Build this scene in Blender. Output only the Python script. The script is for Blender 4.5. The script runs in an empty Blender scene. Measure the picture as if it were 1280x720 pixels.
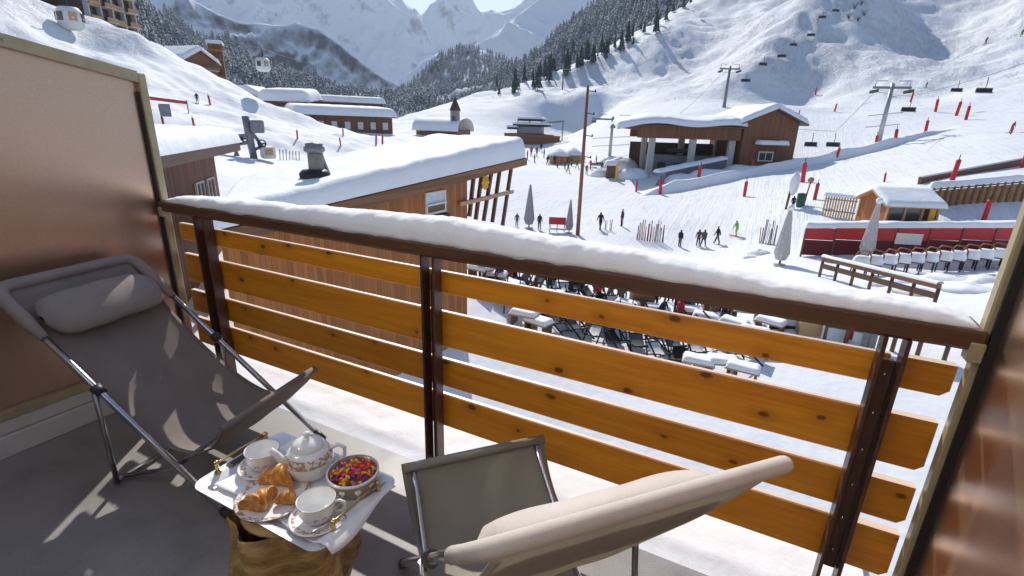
import bpy, math, random
import numpy as np
from mathutils import Vector, Matrix, Euler
random.seed(7); RNG = np.random.default_rng(7)
SC = bpy.context.scene; COL = SC.collection
PI = math.pi
def R(d): return math.radians(d)

# ------------------------------------------------------------------ camera (fitted to the railing's lines)
FPX, PITCH, ROLL, YAW = 619.3444, R(18.2068), R(1.75017), R(26.64312)     # focal length in px of a 1280 wide frame
RAIL_Y, EYE = 1.53, 1.4688                                                # railing plane, eye height above balcony floor
FW = np.array([-math.sin(YAW)*math.cos(PITCH), math.cos(YAW)*math.cos(PITCH), -math.sin(PITCH)])
_r = np.array([math.cos(YAW), math.sin(YAW), 0.0]); _u = np.cross(_r, FW)
RT = _r*math.cos(ROLL)+_u*math.sin(ROLL); UP = _u*math.cos(ROLL)-_r*math.sin(ROLL)
CAM = np.array([0.0, 0.0, EYE])
cd = bpy.data.cameras.new('camera'); cam = bpy.data.objects.new('camera', cd); COL.objects.link(cam)
cd.sensor_width = 36; cd.lens = FPX/1280*36; cd.clip_start = 0.05; cd.clip_end = 20000
cam.matrix_world = Matrix(((RT[0],UP[0],-FW[0],CAM[0]),(RT[1],UP[1],-FW[1],CAM[1]),(RT[2],UP[2],-FW[2],CAM[2]),(0,0,0,1)))
SC.camera = cam

# ------------------------------------------------------------------ light: clear winter noon, sun ahead and a little left
SUN_EL, SUN_LEFT = R(36.8), R(35.0)           # elevation, angle left of the railing's outward normal (+Y)
SUN_DIR = Vector((-math.sin(SUN_LEFT)*math.cos(SUN_EL), math.cos(SUN_LEFT)*math.cos(SUN_EL), math.sin(SUN_EL)))
w = bpy.data.worlds.new('World'); SC.world = w; w.use_nodes = True
nt = w.node_tree; bgn = nt.nodes['Background']
sky = nt.nodes.new('ShaderNodeTexSky'); sky.sky_type = 'NISHITA'; sky.sun_disc = False
sky.sun_elevation = SUN_EL; sky.sun_rotation = -SUN_LEFT      # Nishita: rotation 0 = +Y, clockwise positive
sky.altitude = 1800; sky.air_density = 1.0; sky.dust_density = 1.0; sky.ozone_density = 1.0
nt.links.new(sky.outputs[0], bgn.inputs[0]); bgn.inputs[1].default_value = 0.125
sd = bpy.data.lights.new('sun', 'SUN'); sd.energy = 4.3; sd.angle = R(0.53); sd.color = (1.0, 0.95, 0.87)
so = bpy.data.objects.new('sun', sd); COL.objects.link(so); so.rotation_euler = SUN_DIR.to_track_quat('Z', 'Y').to_euler()
so.location = (0, 0, 300)
vs = SC.view_settings; vs.view_transform = 'Standard'; vs.look = 'None'; vs.gamma = 1; vs.use_curve_mapping = False
vs.exposure = 0.32
SC.render.engine = 'CYCLES'; SC.cycles.use_denoising = True
try: SC.cycles.denoiser = 'OPENIMAGEDENOISE'
except Exception: pass
SC.cycles.max_bounces = 8; SC.cycles.diffuse_bounces = 5; SC.cycles.glossy_bounces = 4; SC.cycles.transmission_bounces = 6
SC.cycles.volume_bounces = 0; SC.cycles.sample_clamp_indirect = 40.0
SC.cycles.caustics_reflective = True; SC.cycles.blur_glossy = 0.5

# ------------------------------------------------------------------ pixel -> world (photograph 1280 x 720)
def ray(x, y): return FW + RT*(x-640)/FPX - UP*(y-360)/FPX
def atz(x, y, z=0.0): d = ray(x, y); return Vector(CAM + d*(z-EYE)/d[2])
def aty(x, y, Y=RAIL_Y): d = ray(x, y); return Vector(CAM + d*Y/d[1])
def atx(x, y, X): d = ray(x, y); return Vector(CAM + d*X/d[0])
def att(x, y, t): d = ray(x, y); return Vector(CAM + d*t/math.hypot(d[0], d[1]))   # at horizontal distance t
def azim(x, y=158): d = ray(x, y); return math.atan2(d[0], d[1])
def slope_of(x, y): d = ray(x, y); return d[2]/math.hypot(d[0], d[1])

# ------------------------------------------------------------------ mesh helpers
class MB:
    def __init__(s): s.v = []; s.f = []; s.smooth = []
    def add(s, vs, fs, smooth=False):
        o = len(s.v); s.v += [tuple(p) for p in vs]; s.f += [tuple(i+o for i in f) for f in fs]; s.smooth += [smooth]*len(fs); return s
    def hexa(s, c8):                     # 8 corners: bottom ring 4, top ring 4 (ccw from above)
        return s.add(c8, [(3,2,1,0),(4,5,6,7),(0,1,5,4),(1,2,6,5),(2,3,7,6),(3,0,4,7)])
    def box(s, c, sz, rz=0.0, m=None, ch=0.0):
        hx, hy, hz = sz[0]/2, sz[1]/2, sz[2]/2
        if ch <= 0:
            P = [(-hx,-hy,-hz),(hx,-hy,-hz),(hx,hy,-hz),(-hx,hy,-hz),(-hx,-hy,hz),(hx,-hy,hz),(hx,hy,hz),(-hx,hy,hz)]
            F = [(3,2,1,0),(4,5,6,7),(0,1,5,4),(1,2,6,5),(2,3,7,6),(3,0,4,7)]
        else:
            ch = min(ch, hx*.9, hy*.9, hz*.9); P = []
            for sx in (-1,1):
                for sy in (-1,1):
                    for sz_ in (-1,1):
                        P += [(sx*hx, sy*(hy-ch), sz_*(hz-ch)), (sx*(hx-ch), sy*hy, sz_*(hz-ch)), (sx*(hx-ch), sy*(hy-ch), sz_*hz)]
            def I(sx, sy, sz_, k): return (((sx>0)*2+(sy>0))*2+(sz_>0))*3+k
            F = []
            for k,(a,b) in ((0,(1,2)),(1,(0,2)),(2,(0,1))):
                for sg in (-1,1):
                    q = []
                    for (p_, q_) in ((-1,-1),(1,-1),(1,1),(-1,1)):
                        t = [0,0,0]; t[k] = sg; t[a] = p_; t[b] = q_; q.append(I(*t, k))
                    F.append(tuple(q if (sg > 0) == (k != 1) else q[::-1]))
            for a in range(3):           # edges
                b, c_ = [i for i in range(3) if i != a]
                for sb in (-1,1):
                    for sc_ in (-1,1):
                        t0 = [0,0,0]; t1 = [0,0,0]; t0[a] = -1; t1[a] = 1
                        for t in (t0,t1): t[b] = sb; t[c_] = sc_
                        F.append((I(*t0,b), I(*t1,b), I(*t1,c_), I(*t0,c_)))
            for sx in (-1,1):
                for sy in (-1,1):
                    for sz_ in (-1,1): F.append(tuple(I(sx,sy,sz_,k) for k in range(3)))
        M = m if m is not None else Matrix.Rotation(rz, 4, 'Z')
        c = Vector(c); return s.add([tuple(c + (M @ Vector(p))) for p in P], F)
    def beam(s, a, b, wd, ht, up=(0,0,1), ch=0.0):      # bar of section wd x ht from a to b
        a = Vector(a); b = Vector(b); d = (b-a); L = d.length; d.normalize(); u = Vector(up)
        x = d.cross(u); 
        if x.length < 1e-5: x = d.cross(Vector((0,1,0)))
        x.normalize(); u = x.cross(d); M = Matrix((( d[0],x[0],u[0],0),(d[1],x[1],u[1],0),(d[2],x[2],u[2],0),(0,0,0,1)))
        return s.box((a+b)/2, (L, wd, ht), m=M, ch=ch)
    def tube(s, path, r, n=8, cap=True):
        path = [Vector(p) for p in path]; rr = r if isinstance(r, (list,tuple)) else [r]*len(path); V = []; prev = None
        for i,p in enumerate(path):
            d = (path[min(i+1,len(path)-1)]-path[max(i-1,0)]).normalized()
            if prev is None:
                x = d.cross(Vector((0,0,1)))
                if x.length < 1e-3: x = d.cross(Vector((0,1,0)))
            else: x = prev - d*prev.dot(d)
            x.normalize(); prev = x; y = d.cross(x)
            for k in range(n): a = 2*PI*k/n; V.append(p + (x*math.cos(a)+y*math.sin(a))*rr[i])
        F = [(i*n+k, i*n+(k+1)%n, (i+1)*n+(k+1)%n, (i+1)*n+k) for i in range(len(path)-1) for k in range(n)]
        s.add(V, F, True)
        if cap: o = len(s.v)-len(V); s.f += [tuple(o+k for k in range(n))[::-1], tuple(o+len(V)-n+k for k in range(n))]; s.smooth += [False, False]
        return s
    def lathe(s, prof, c=(0,0,0), n=24, sc=(1,1), m=None, ring=False):
        V = []; c = Vector(c)
        for (r,z) in prof:
            for k in range(n):
                a = 2*PI*k/n; p = Vector((r*math.cos(a)*sc[0], r*math.sin(a)*sc[1], z)); V.append(c + (m @ p if m else p))
        F = [(i*n+k, i*n+(k+1)%n, (i+1)*n+(k+1)%n, (i+1)*n+k) for i in range(len(prof)-1) for k in range(n)]
        s.add(V, F, True); o = len(s.v)-len(V)
        if prof[0][0] > 1e-4 and not ring: s.f.append(tuple(o+k for k in range(n))[::-1]); s.smooth.append(False)
        if prof[-1][0] > 1e-4 and not ring: s.f.append(tuple(o+len(V)-n+k for k in range(n))); s.smooth.append(False)
        return s
    def grid(s, fn, nu, nv, smooth=True, closeu=False):
        V = [fn(i/(nu-1) if not closeu else i/nu, j/(nv-1)) for j in range(nv) for i in range(nu)]
        F = []
        for j in range(nv-1):
            for i in range(nu if closeu else nu-1):
                i2 = (i+1)%nu; F.append((j*nu+i, j*nu+i2, (j+1)*nu+i2, (j+1)*nu+i))
        return s.add(V, F, smooth)
    def prism(s, poly, ext):             # planar polygon (3d points) extruded by vector
        n = len(poly); e = Vector(ext); V = [Vector(p) for p in poly] + [Vector(p)+e for p in poly]
        F = [tuple(range(n))[::-1], tuple(range(n,2*n))] + [(i,(i+1)%n,n+(i+1)%n,n+i) for i in range(n)]
        return s.add(V, F)
    def blob(s, c, rad, n=10, m=7, jit=0.0, seed=0, fl=-1e9):
        rn = random.Random(seed); c = Vector(c); ph = [rn.uniform(0,6.28) for _ in range(6)]
        def fn(u, v):
            a = 2*PI*u; t = -PI/2 + PI*v
            k = 1 + jit*(math.sin(2*a+ph[0])*math.cos(t)+.6*math.sin(3*a+ph[1]+2*t)+.5*math.sin(5*a+ph[2]-3*t))
            p = Vector((rad[0]*math.cos(t)*math.cos(a)*k, rad[1]*math.cos(t)*math.sin(a)*k, rad[2]*math.sin(t)*k)); p.z = max(p.z, fl); return c+p
        return s.grid(fn, n, m, True, True)
    def mesh(s, name):
        me = bpy.data.meshes.new(name); me.from_pydata(s.v, [], s.f); me.update()
        if any(s.smooth): me.polygons.foreach_set('use_smooth', s.smooth); 
        return me
    def build(s, name, mat, parent=None, loc=None, sharp=None, **kw):
        import bmesh
        me = s.mesh(name); bm = bmesh.new(); bm.from_mesh(me); bmesh.ops.recalc_face_normals(bm, faces=bm.faces); bm.to_mesh(me); bm.free()
        if sharp is not None: me.polygons.foreach_set('use_smooth', [True]*len(me.polygons)); me.set_sharp_from_angle(angle=R(sharp))
        o = bpy.data.objects.new(name, me); COL.objects.link(o)
        if mat is not None: me.materials.append(M[mat] if isinstance(mat, str) else mat)
        if parent is not None: o.parent = parent
        if loc is not None: o.location = loc
        if kw: tag(o, **kw)
        return o
def tag(o, label=None, cat=None, group=None, kind=None):
    if label: o['label'] = label
    if cat: o['category'] = cat
    if group: o['group'] = group
    if kind: o['kind'] = kind
    return o
def empty(name, loc=(0,0,0), rz=0.0, label=None, cat=None, group=None):
    o = bpy.data.objects.new(name, None); COL.objects.link(o); o.location = loc; o.rotation_euler = (0,0,rz); o.empty_display_size = .1
    return tag(o, label, cat, group)
def dup(root, loc=None, rz=None, label=None, group=None, scale=None):
    r = root.copy(); COL.objects.link(r)
    if loc is not None: r.location = loc
    if rz is not None: r.rotation_euler = (0,0,rz)
    if scale is not None: r.scale = (scale,)*3 if not hasattr(scale, '__len__') else scale
    if label: r['label'] = label
    if group: r['group'] = group
    for ch in list(root.children):
        c = ch.copy(); COL.objects.link(c); c.parent = r
        for g in list(ch.children): d = g.copy(); COL.objects.link(d); d.parent = c
    return r
def share(src, name, parent, loc, rz=0.0, scale=None):       # a further object on the same mesh
    o = bpy.data.objects.new(name, src.data); COL.objects.link(o); o.parent = parent; o.location = loc; o.rotation_euler = (0,0,rz)
    if scale is not None: o.scale = scale
    return o

# ------------------------------------------------------------------ numpy noise
_perm = np.random.default_rng(3).random((256,256))
def vnoise(x, y):
    x = np.asarray(x, float); y = np.asarray(y, float)
    xi = np.floor(x).astype(int); yi = np.floor(y).astype(int); fx = x-xi; fy = y-yi
    fx = fx*fx*fx*(fx*(fx*6-15)+10); fy = fy*fy*fy*(fy*(fy*6-15)+10); g = lambda a,b: _perm[a & 255, b & 255]
    return (g(xi,yi)*(1-fx)+g(xi+1,yi)*fx)*(1-fy) + (g(xi,yi+1)*(1-fx)+g(xi+1,yi+1)*fx)*fy - .5
def fbm(x, y, oct=4, gain=.5, lac=2.03):
    s = 0; a = 1
    for k in range(oct): s = s + a*vnoise(x+17.3*k, y-9.1*k); a *= gain; x = x*lac; y = y*lac
    return s
def ridged(x, y, oct=5, gain=.5):
    s = 0; a = 1
    for k in range(oct): s = s + a*(1-2*np.abs(vnoise(x+31.7*k, y+11.9*k))*1.0); a *= gain; x = x*2.07; y = y*2.07
    return s

# ------------------------------------------------------------------ materials
M = {}
def new_mat(name):
    m = bpy.data.materials.new(name); m.use_nodes = True; M[name] = m; t = m.node_tree
    return m, t, t.nodes['Principled BSDF']
def N(t, typ, **kw):
    n = t.nodes.new(typ)
    for k,v in kw.items(): setattr(n, k, v)
    return n
def noise_n(t, vec, scale, detail=4, rough=.55, dist=0.0):
    n = N(t, 'ShaderNodeTexNoise'); n.inputs['Scale'].default_value = scale; n.inputs['Detail'].default_value = detail
    n.inputs['Roughness'].default_value = rough; n.inputs['Distortion'].default_value = dist
    if vec is not None: t.links.new(vec, n.inputs['Vector'])
    return n
def ramp(t, fac, stops):
    r = N(t, 'ShaderNodeValToRGB'); e = r.color_ramp.elements
    while len(e) < len(stops): e.new(.5)
    for i,(p,c) in enumerate(stops): e[i].position = p; e[i].color = (*c, 1) if len(c) == 3 else c
    t.links.new(fac, r.inputs[0]); return r
def mapping(t, scale=(1,1,1), rot=(0,0,0), coord='Object', loc=(0,0,0)):
    c = N(t, 'ShaderNodeTexCoord'); m = N(t, 'ShaderNodeMapping'); m.inputs['Scale'].default_value = scale; m.inputs['Rotation'].default_value = rot
    m.inputs['Location'].default_value = loc; t.links.new(c.outputs[coord], m.inputs['Vector']); return m
def bump(t, b, h, strength=.3, dist=.01, prev=None):
    n = N(t, 'ShaderNodeBump'); n.inputs['Strength'].default_value = strength; n.inputs['Distance'].default_value = dist
    t.links.new(h, n.inputs['Height'])
    if prev is not None: t.links.new(prev, n.inputs['Normal'])
    t.links.new(n.outputs[0], b.inputs['Normal']); return n.outputs[0]
def mixc(t, fac, a, b, mode='MIX'):
    n = N(t, 'ShaderNodeMix'); n.data_type = 'RGBA'; n.blend_type = mode
    for sock, v in ((n.inputs[0], fac), (n.inputs[6], a), (n.inputs[7], b)):
        if hasattr(v, 'is_linked') or isinstance(v, bpy.types.NodeSocket): t.links.new(v, sock)
        elif isinstance(v, (int,float)): sock.default_value = v
        else: sock.default_value = (*v, 1) if len(v) == 3 else v
    return n.outputs[2]
def math_n(t, op, a, b=None):
    n = N(t, 'ShaderNodeMath'); n.operation = op
    for i,v in enumerate((a,b)):
        if v is None: continue
        if isinstance(v, bpy.types.NodeSocket): t.links.new(v, n.inputs[i])
        else: n.inputs[i].default_value = v
    return n.outputs[0]
def up_mask(t, lo=.5, hi=.8):
    g = N(t, 'ShaderNodeNewGeometry'); s = N(t, 'ShaderNodeSeparateXYZ'); t.links.new(g.outputs['Normal'], s.inputs[0])
    r = N(t, 'ShaderNodeMapRange'); r.inputs[1].default_value = lo; r.inputs[2].default_value = hi; t.links.new(s.outputs[2], r.inputs[0]); return r.outputs[0]
def plain(name, col, rough=.6, metal=0.0, var=.12, scale=12.0, bumps=.0, spec=None, coat=0.0, trans=0.0):
    m, t, b = new_mat(name); mp = mapping(t); n = noise_n(t, mp.outputs[0], scale, 5)
    lo = tuple(c*(1-var) for c in col); hi = tuple(min(1, c*(1+var)) for c in col)
    r = ramp(t, n.outputs[0], [(.3, lo), (.7, hi)]); t.links.new(r.outputs[0], b.inputs['Base Color'])
    b.inputs['Roughness'].default_value = rough; b.inputs['Metallic'].default_value = metal
    if spec is not None: b.inputs['Specular IOR Level'].default_value = spec
    if coat: b.inputs['Coat Weight'].default_value = coat
    if bumps: bump(t, b, n.outputs[0], bumps, .01)
    return m
def wood(name, dark, light, axis=0, scale=1.0, rough=.5, knots=False, top_col=None, grain=.25, plank=None):
    m, t, b = new_mat(name); oi = N(t, 'ShaderNodeObjectInfo')
    sc = [9*scale]*3; sc[axis] = .55*scale
    mp = mapping(t, sc); cb = N(t, 'ShaderNodeVectorMath'); cb.operation = 'ADD'; t.links.new(mp.outputs[0], cb.inputs[0])
    mu = math_n(t, 'MULTIPLY', oi.outputs['Random'], 37.0); cx = N(t, 'ShaderNodeCombineXYZ')
    for i in range(3): t.links.new(mu, cx.inputs[i])
    t.links.new(cx.outputs[0], cb.inputs[1])
    n = noise_n(t, cb.outputs[0], 2.2, 6, .62, .6); n2 = noise_n(t, cb.outputs[0], 11, 4, .65)
    f = math_n(t, 'ADD', math_n(t, 'MULTIPLY', n.outputs[0], .62), math_n(t, 'MULTIPLY', n2.outputs[0], .38))
    r = ramp(t, f, [(.3, dark), (.5, tuple((a+c)/2 for a,c in zip(dark,light))), (.72, light)]); col = r.outputs[0]
    tint = math_n(t, 'ADD', math_n(t, 'MULTIPLY', oi.outputs['Random'], .36), .82)
    cc = N(t, 'ShaderNodeCombineColor'); [t.links.new(tint, cc.inputs[i]) for i in range(3)]
    col = mixc(t, 1.0, col, cc.outputs[0], 'MULTIPLY')
    if knots:
        tk = N(t, 'ShaderNodeTexCoord'); sk = N(t, 'ShaderNodeSeparateXYZ'); t.links.new(tk.outputs['Object'], sk.inputs[0]); ck = N(t, 'ShaderNodeCombineXYZ')
        t.links.new(math_n(t, 'ADD', math_n(t, 'MULTIPLY', sk.outputs[0], 4.6), mu), ck.inputs[0]); t.links.new(math_n(t, 'ADD', math_n(t, 'MULTIPLY', sk.outputs[2], 7.5), mu), ck.inputs[1])
        vo = N(t, 'ShaderNodeTexVoronoi'); vo.voronoi_dimensions = '2D'; vo.inputs['Scale'].default_value = 1.0; t.links.new(ck.outputs[0], vo.inputs['Vector'])
        vr = N(t, 'ShaderNodeSeparateColor'); t.links.new(vo.outputs['Color'], vr.inputs[0])
        nd = noise_n(t, ck.outputs[0], 5, 2); d0 = math_n(t, 'ADD', vo.outputs['Distance'], math_n(t, 'MULTIPLY', math_n(t, 'SUBTRACT', nd.outputs[0], .5), .10))
        dd = math_n(t, 'ADD', d0, math_n(t, 'MULTIPLY', math_n(t, 'LESS_THAN', vr.outputs[0], .42), 2.0))
        dd = math_n(t, 'ADD', dd, math_n(t, 'MULTIPLY', vr.outputs[1], .05))
        kr = ramp(t, dd, [(.070, (1,1,1)), (.105, (0,0,0))]); kr2 = ramp(t, dd, [(.09, (1,1,1)), (.30, (0,0,0))])
        col = mixc(t, math_n(t, 'MULTIPLY', kr2.outputs[0], .35), col, tuple(c*.55 for c in dark))
        col = mixc(t, math_n(t, 'MULTIPLY', kr.outputs[0], .85), col, tuple(c*.22 for c in dark))
    if top_col: col = mixc(t, up_mask(t, .6, .85), col, top_col)  # paler colour mixed onto upward faces
    t.links.new(col, b.inputs['Base Color']); b.inputs['Roughness'].default_value = rough
    bump(t, b, f, grain, .004); return m
def snow_mat(name, col=(.90,.91,.93), fine=60.0, coarse=4.0, st=.25, dist=.02, sss=0.0, tracks=None, moguls=False):
    m, t, b = new_mat(name); mp = mapping(t); n1 = noise_n(t, mp.outputs[0], coarse, 5, .6); n2 = noise_n(t, mp.outputs[0], fine, 3, .6)
    r = ramp(t, n1.outputs[0], [(.3, tuple(c*.965 for c in col)), (.7, col)]); t.links.new(r.outputs[0], b.inputs['Base Color'])
    b.inputs['Roughness'].default_value = .75; b.inputs['Specular IOR Level'].default_value = .25
    p = bump(t, b, n1.outputs[0], st, dist*6); p = bump(t, b, n2.outputs[0], st*.7, dist, p)
    if tracks:
        mt = mapping(t, tracks); wv = noise_n(t, mt.outputs[0], 1.0, 4, .6, .8); bump(t, b, wv.outputs[0], .35, .22, p)
    if moguls:
        gn = N(t, 'ShaderNodeNewGeometry'); sz = N(t, 'ShaderNodeSeparateXYZ'); t.links.new(gn.outputs['Position'], sz.inputs[0])
        mr = N(t, 'ShaderNodeMapRange'); mr.inputs[1].default_value = 3; mr.inputs[2].default_value = 26; t.links.new(sz.outputs[2], mr.inputs[0])
        mm = mapping(t, (.30,.19,.2), (0,0,R(35))); a1 = noise_n(t, mm.outputs[0], 1.0, 5, .68, 1.6); m2 = mapping(t, (.035,.035,.03)); a2 = noise_n(t, m2.outputs[0], 1.0, 2); k2 = ramp(t, a2.outputs[0], [(.40, (.25,)*3), (.55, (1,)*3)])
        hgt = math_n(t, 'MULTIPLY', math_n(t, 'MULTIPLY', a1.outputs[0], mr.outputs[0]), k2.outputs[0]); last = [l for l in t.links if l.to_socket == b.inputs['Normal']][0].from_socket
        p3 = bump(t, b, hgt, 1.0, 1.7, last)
        # ski tracks crossing the groomed piste
        ln = N(t, 'ShaderNodeVectorMath'); ln.operation = 'LENGTH'; t.links.new(gn.outputs['Position'], ln.inputs[0]); mr2 = N(t, 'ShaderNodeMapRange'); mr2.inputs[1].default_value = 42; mr2.inputs[2].default_value = 62; t.links.new(ln.outputs['Value'], mr2.inputs[0])
        for (rot, sc_, wob) in ((20,(2.6,.035,.1),1.2),(-35,(2.2,.03,.1),1.6),(65,(2.4,.04,.1),1.0)):
            mt = mapping(t, sc_, (0,0,R(rot))); wv = noise_n(t, mt.outputs[0], 1.0, 3, .55, wob); rg = ramp(t, wv.outputs[0], [(.44,(1,)*3),(.50,(0,)*3),(.56,(1,)*3)]); p3 = bump(t, b, math_n(t, 'MULTIPLY', rg.outputs[0], mr2.outputs[0]), .35, .10, p3)
    if sss: b.inputs['Subsurface Weight'].default_value = sss; b.inputs['Subsurface Radius'].default_value = (.04,.05,.06); b.inputs['Subsurface Scale'].default_value = .3
    return m
# ================================================================== TERRAIN
snow_mat('snow_piste', (.83,.85,.88), 1.1, .16, .5, .10, moguls=True)
# control points: (pixel x, pixel y, horizontal distance in metres), read where the snow surface shows
TP = [
 # plaza and lower piste
 (600,330,30),(700,340,34),(800,352,36),(900,360,36),(1000,352,36),(1150,352,39),(650,286,58),(720,294,56),(780,290,57),(850,309,54),(920,303,54),(985,330,42),
 (1100,340,42),(1250,345,44),(1272,322,54),(1000,320,46),(700,240,82),(780,250,76),(860,250,74),(935,247,72),(1000,262,60),(700,206,122),(650,192,155),(660,178,190),(600,186,140),(800,222,95),(880,208,104),(960,205,104),(1000,198,108),
 (1045,202,100),(1095,188,108),(1110,228,72),(1190,226,66),(1230,278,57),(1280,212,74),(1280,262,60),(1160,172,112),(1260,172,100),
 # left slope
 (300,222,32),(330,206,45),(205,168,52),(243,168,60),(262,134,85),(350,186,62),(428,184,75),(470,186,90),(400,166,98),(520,178,118),(330,150,98),(180,120,85),
 (160,44,122),(100,46,118),(50,44,105),(0,-15,118),(230,82,122),(300,116,124),(370,146,128),(440,168,130),(500,172,138),(-100,-60,118),(-100,60,80),(0,90,75),(90,100,78),(0,200,40),(120,200,42),
 # beyond the crest: falls away
 (160,75,165),(300,135,175),(440,166,165),(0,40,165),(500,166,180),
 # centre: lit hill below the wood
 (540,160,170),(590,150,215),(530,141,250),(570,127,262),(610,115,285),(650,106,300),(690,94,318),(735,70,350),(780,56,385),(830,24,440),(872,-2,475),
 (600,165,190),(640,142,228),(690,124,247),(735,119,242),(690,150,236),(735,160,230),(660,120,251),(700,114,257),(712,136,240),(640,121,266),(760,140,215),
 (560,150,330),(610,142,360),(650,135,385),(690,126,405),(735,112,440),(780,98,480),(830,74,540),(872,50,590),
 # right slope, shaded ribs steeper than the sun
 (748,108,296),(790,99,286),(800,62,308),(770,78,312),(840,30,330),(828,72,298),
 (840,112,225),(870,70,300),(910,40,345),(940,0,420),(900,90,252),(890,128,175),(800,128,205),
 (1040,100,238),(1040,50,262),(1040,0,292),(1000,122,228),(1000,60,255),(1000,15,281),(970,125,222),(970,85,238),(970,48,256),(1080,50,265),(1080,0,296),(1085,-30,320),(940,122,218),(940,92,230),(1100,20,288),(1020,112,233),(1020,80,246),(1020,30,272),
 (1135,30,322),(1088,92,229),(1060,118,214),(1125,70,255),(1150,80,262),(1210,40,300),(1270,60,245),(1270,10,300),(1200,110,205),(1270,105,185),(1120,140,150),(1040,142,160),(1200,140,150),(1280,140,140),(1000,135,165),
 (900,-60,520),(1000,-90,520),(1100,-90,540),(1200,-90,520),(1300,-90,480),(1450,-60,380),(1450,60,220),(1450,180,100),(1450,300,45),
]
HZ_T = 620.0
def _feat(a, lt): return np.stack([np.asarray(a)*1.25, np.asarray(lt)], -1)
_ca, _cl, _cs = [], [], []
for (x, y, t) in TP: p = att(x, y, t); _ca.append(math.atan2(p.x, p.y)); _cl.append(math.log(t)); _cs.append(p.z)
for aa, zz in ((-2.0,-4),(-1.5,-5),(-1.1,-6),(-.75,-8),(-.4,-10),(0,-10.5),(.5,-10.5),(1.0,-10.5)):     # ground at the foot of the hotel
    for t in (7, 14): _ca.append(aa); _cl.append(math.log(t)); _cs.append(zz + (1.0 if t == 14 and aa < -1 else 0))
for aa, zz in ((-1.9,10),(.9,-3)): _ca.append(aa); _cl.append(math.log(60)); _cs.append(zz)
for aa, zz in ((-1.9,20),(-1.4,14),(-.95,4),(-.7,4),(.9,160)): _ca.append(aa); _cl.append(math.log(600)); _cs.append(zz)
_P = _feat(_ca, _cl); _es = (np.array(_cs)-EYE)/np.exp(_cl)
def _k(d2): d2 = np.maximum(d2, 1e-12); return .5*d2*np.log(d2)
_n = len(_P); _K = _k(((_P[:,None]-_P[None])**2).sum(-1)) + np.eye(_n)*6e-5; _A = np.zeros((_n+3,_n+3)); _A[:_n,:_n] = _K; _A[:_n,_n] = 1; _A[:_n,_n+1:] = _P; _A[_n:,:_n] = _A[:_n,_n:].T
_w = np.linalg.solve(_A, np.r_[_es, 0, 0, 0])
def ground_base(a, t):
    a = np.atleast_1d(np.asarray(a, float)); t = np.atleast_1d(np.asarray(t, float)); out = np.empty(len(a))
    for i in range(0, len(a), 20000):
        q = _feat(a[i:i+20000], np.log(t[i:i+20000])); d2 = ((q[:,None]-_P[None])**2).sum(-1); out[i:i+20000] = _k(d2)@_w[:_n] + _w[_n] + q@_w[_n+1:]
    return out*t + EYE
def ground_h(x, y):
    x = np.atleast_1d(np.asarray(x, float)); y = np.atleast_1d(np.asarray(y, float)); t = np.hypot(x, y); a = np.arctan2(x, y)
    z = ground_base(a, t); far = np.clip((t-60)/120, 0, 1); rough = np.clip((t-120)/100, 0, 1)*np.clip((z-6)/20, 0, 1)
    z = z + .22*fbm(x/9, y/9, 3)*(.5+far) + rough*(2.3*fbm(x/8, y/8, 3) + 3.6*fbm(x/30+5, y/30, 3))
    lf = np.clip((-.55-a)/.2, 0, 1)*np.clip((t-40)/30, 0, 1); z = z + lf*(1.5*fbm(x/6, y/24, 3)+1.2*fbm(x/16+3, y/7, 3))
    return z
def gz(x, y): return float(ground_h([x], [y])[0])
def ground_at(px, py, t0=8, t1=480):          # where a pixel's ray meets the snow
    d = ray(px, py); h = math.hypot(d[0], d[1]); ts = np.geomspace(t0, t1, 900); X = d[0]/h*ts; Y = d[1]/h*ts; zr = EYE + d[2]/h*ts
    zg = ground_h(X, Y); hit = np.nonzero(zr <= zg)[0]
    if len(hit) == 0: return None
    i = hit[0]; return Vector((X[i], Y[i], zg[i]))
def stand(px, t, back=0.0):                    # ground point in the direction of pixel column px at distance t (column at horizon height)
    p = att(px, 158, t); return Vector((p.x, p.y, gz(p.x, p.y)-back))
na, ntt = 620, 500
az = np.linspace(R(-105), R(48), na); tt = np.geomspace(5.0, HZ_T, ntt)
Ag, Tg = np.meshgrid(az, tt); Xg = (np.sin(Ag)*Tg).ravel(); Yg = (np.cos(Ag)*Tg).ravel(); Zg = ground_h(Xg, Yg)
me = bpy.data.meshes.new('snow_ground'); idx = np.arange(na*ntt).reshape(ntt, na)
F = np.stack([idx[:-1,:-1], idx[:-1,1:], idx[1:,1:], idx[1:,:-1]], -1).reshape(-1,4)
def mesh_np(name, V, F, mat, smooth=True, **kw):
    me = bpy.data.meshes.new(name); me.vertices.add(len(V)); me.vertices.foreach_set('co', np.asarray(V, np.float32).ravel()); n = F.shape[1]
    me.loops.add(F.size); me.loops.foreach_set('vertex_index', F.astype(np.int32).ravel()); me.polygons.add(len(F)); me.polygons.foreach_set('loop_start', np.arange(0, F.size, n, dtype=np.int32)); me.polygons.foreach_set('loop_total', np.full(len(F), n, np.int32))
    me.update(calc_edges=True); me.validate()
    if smooth: me.polygons.foreach_set('use_smooth', np.ones(len(F), bool))
    if mat: me.materials.append(M[mat])
    o = bpy.data.objects.new(name, me); COL.objects.link(o); tag(o, **kw); return o
mesh_np('snow_ground', np.stack([Xg,Yg,Zg], -1), F[:, ::-1], 'snow_piste', kind='structure')

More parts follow.
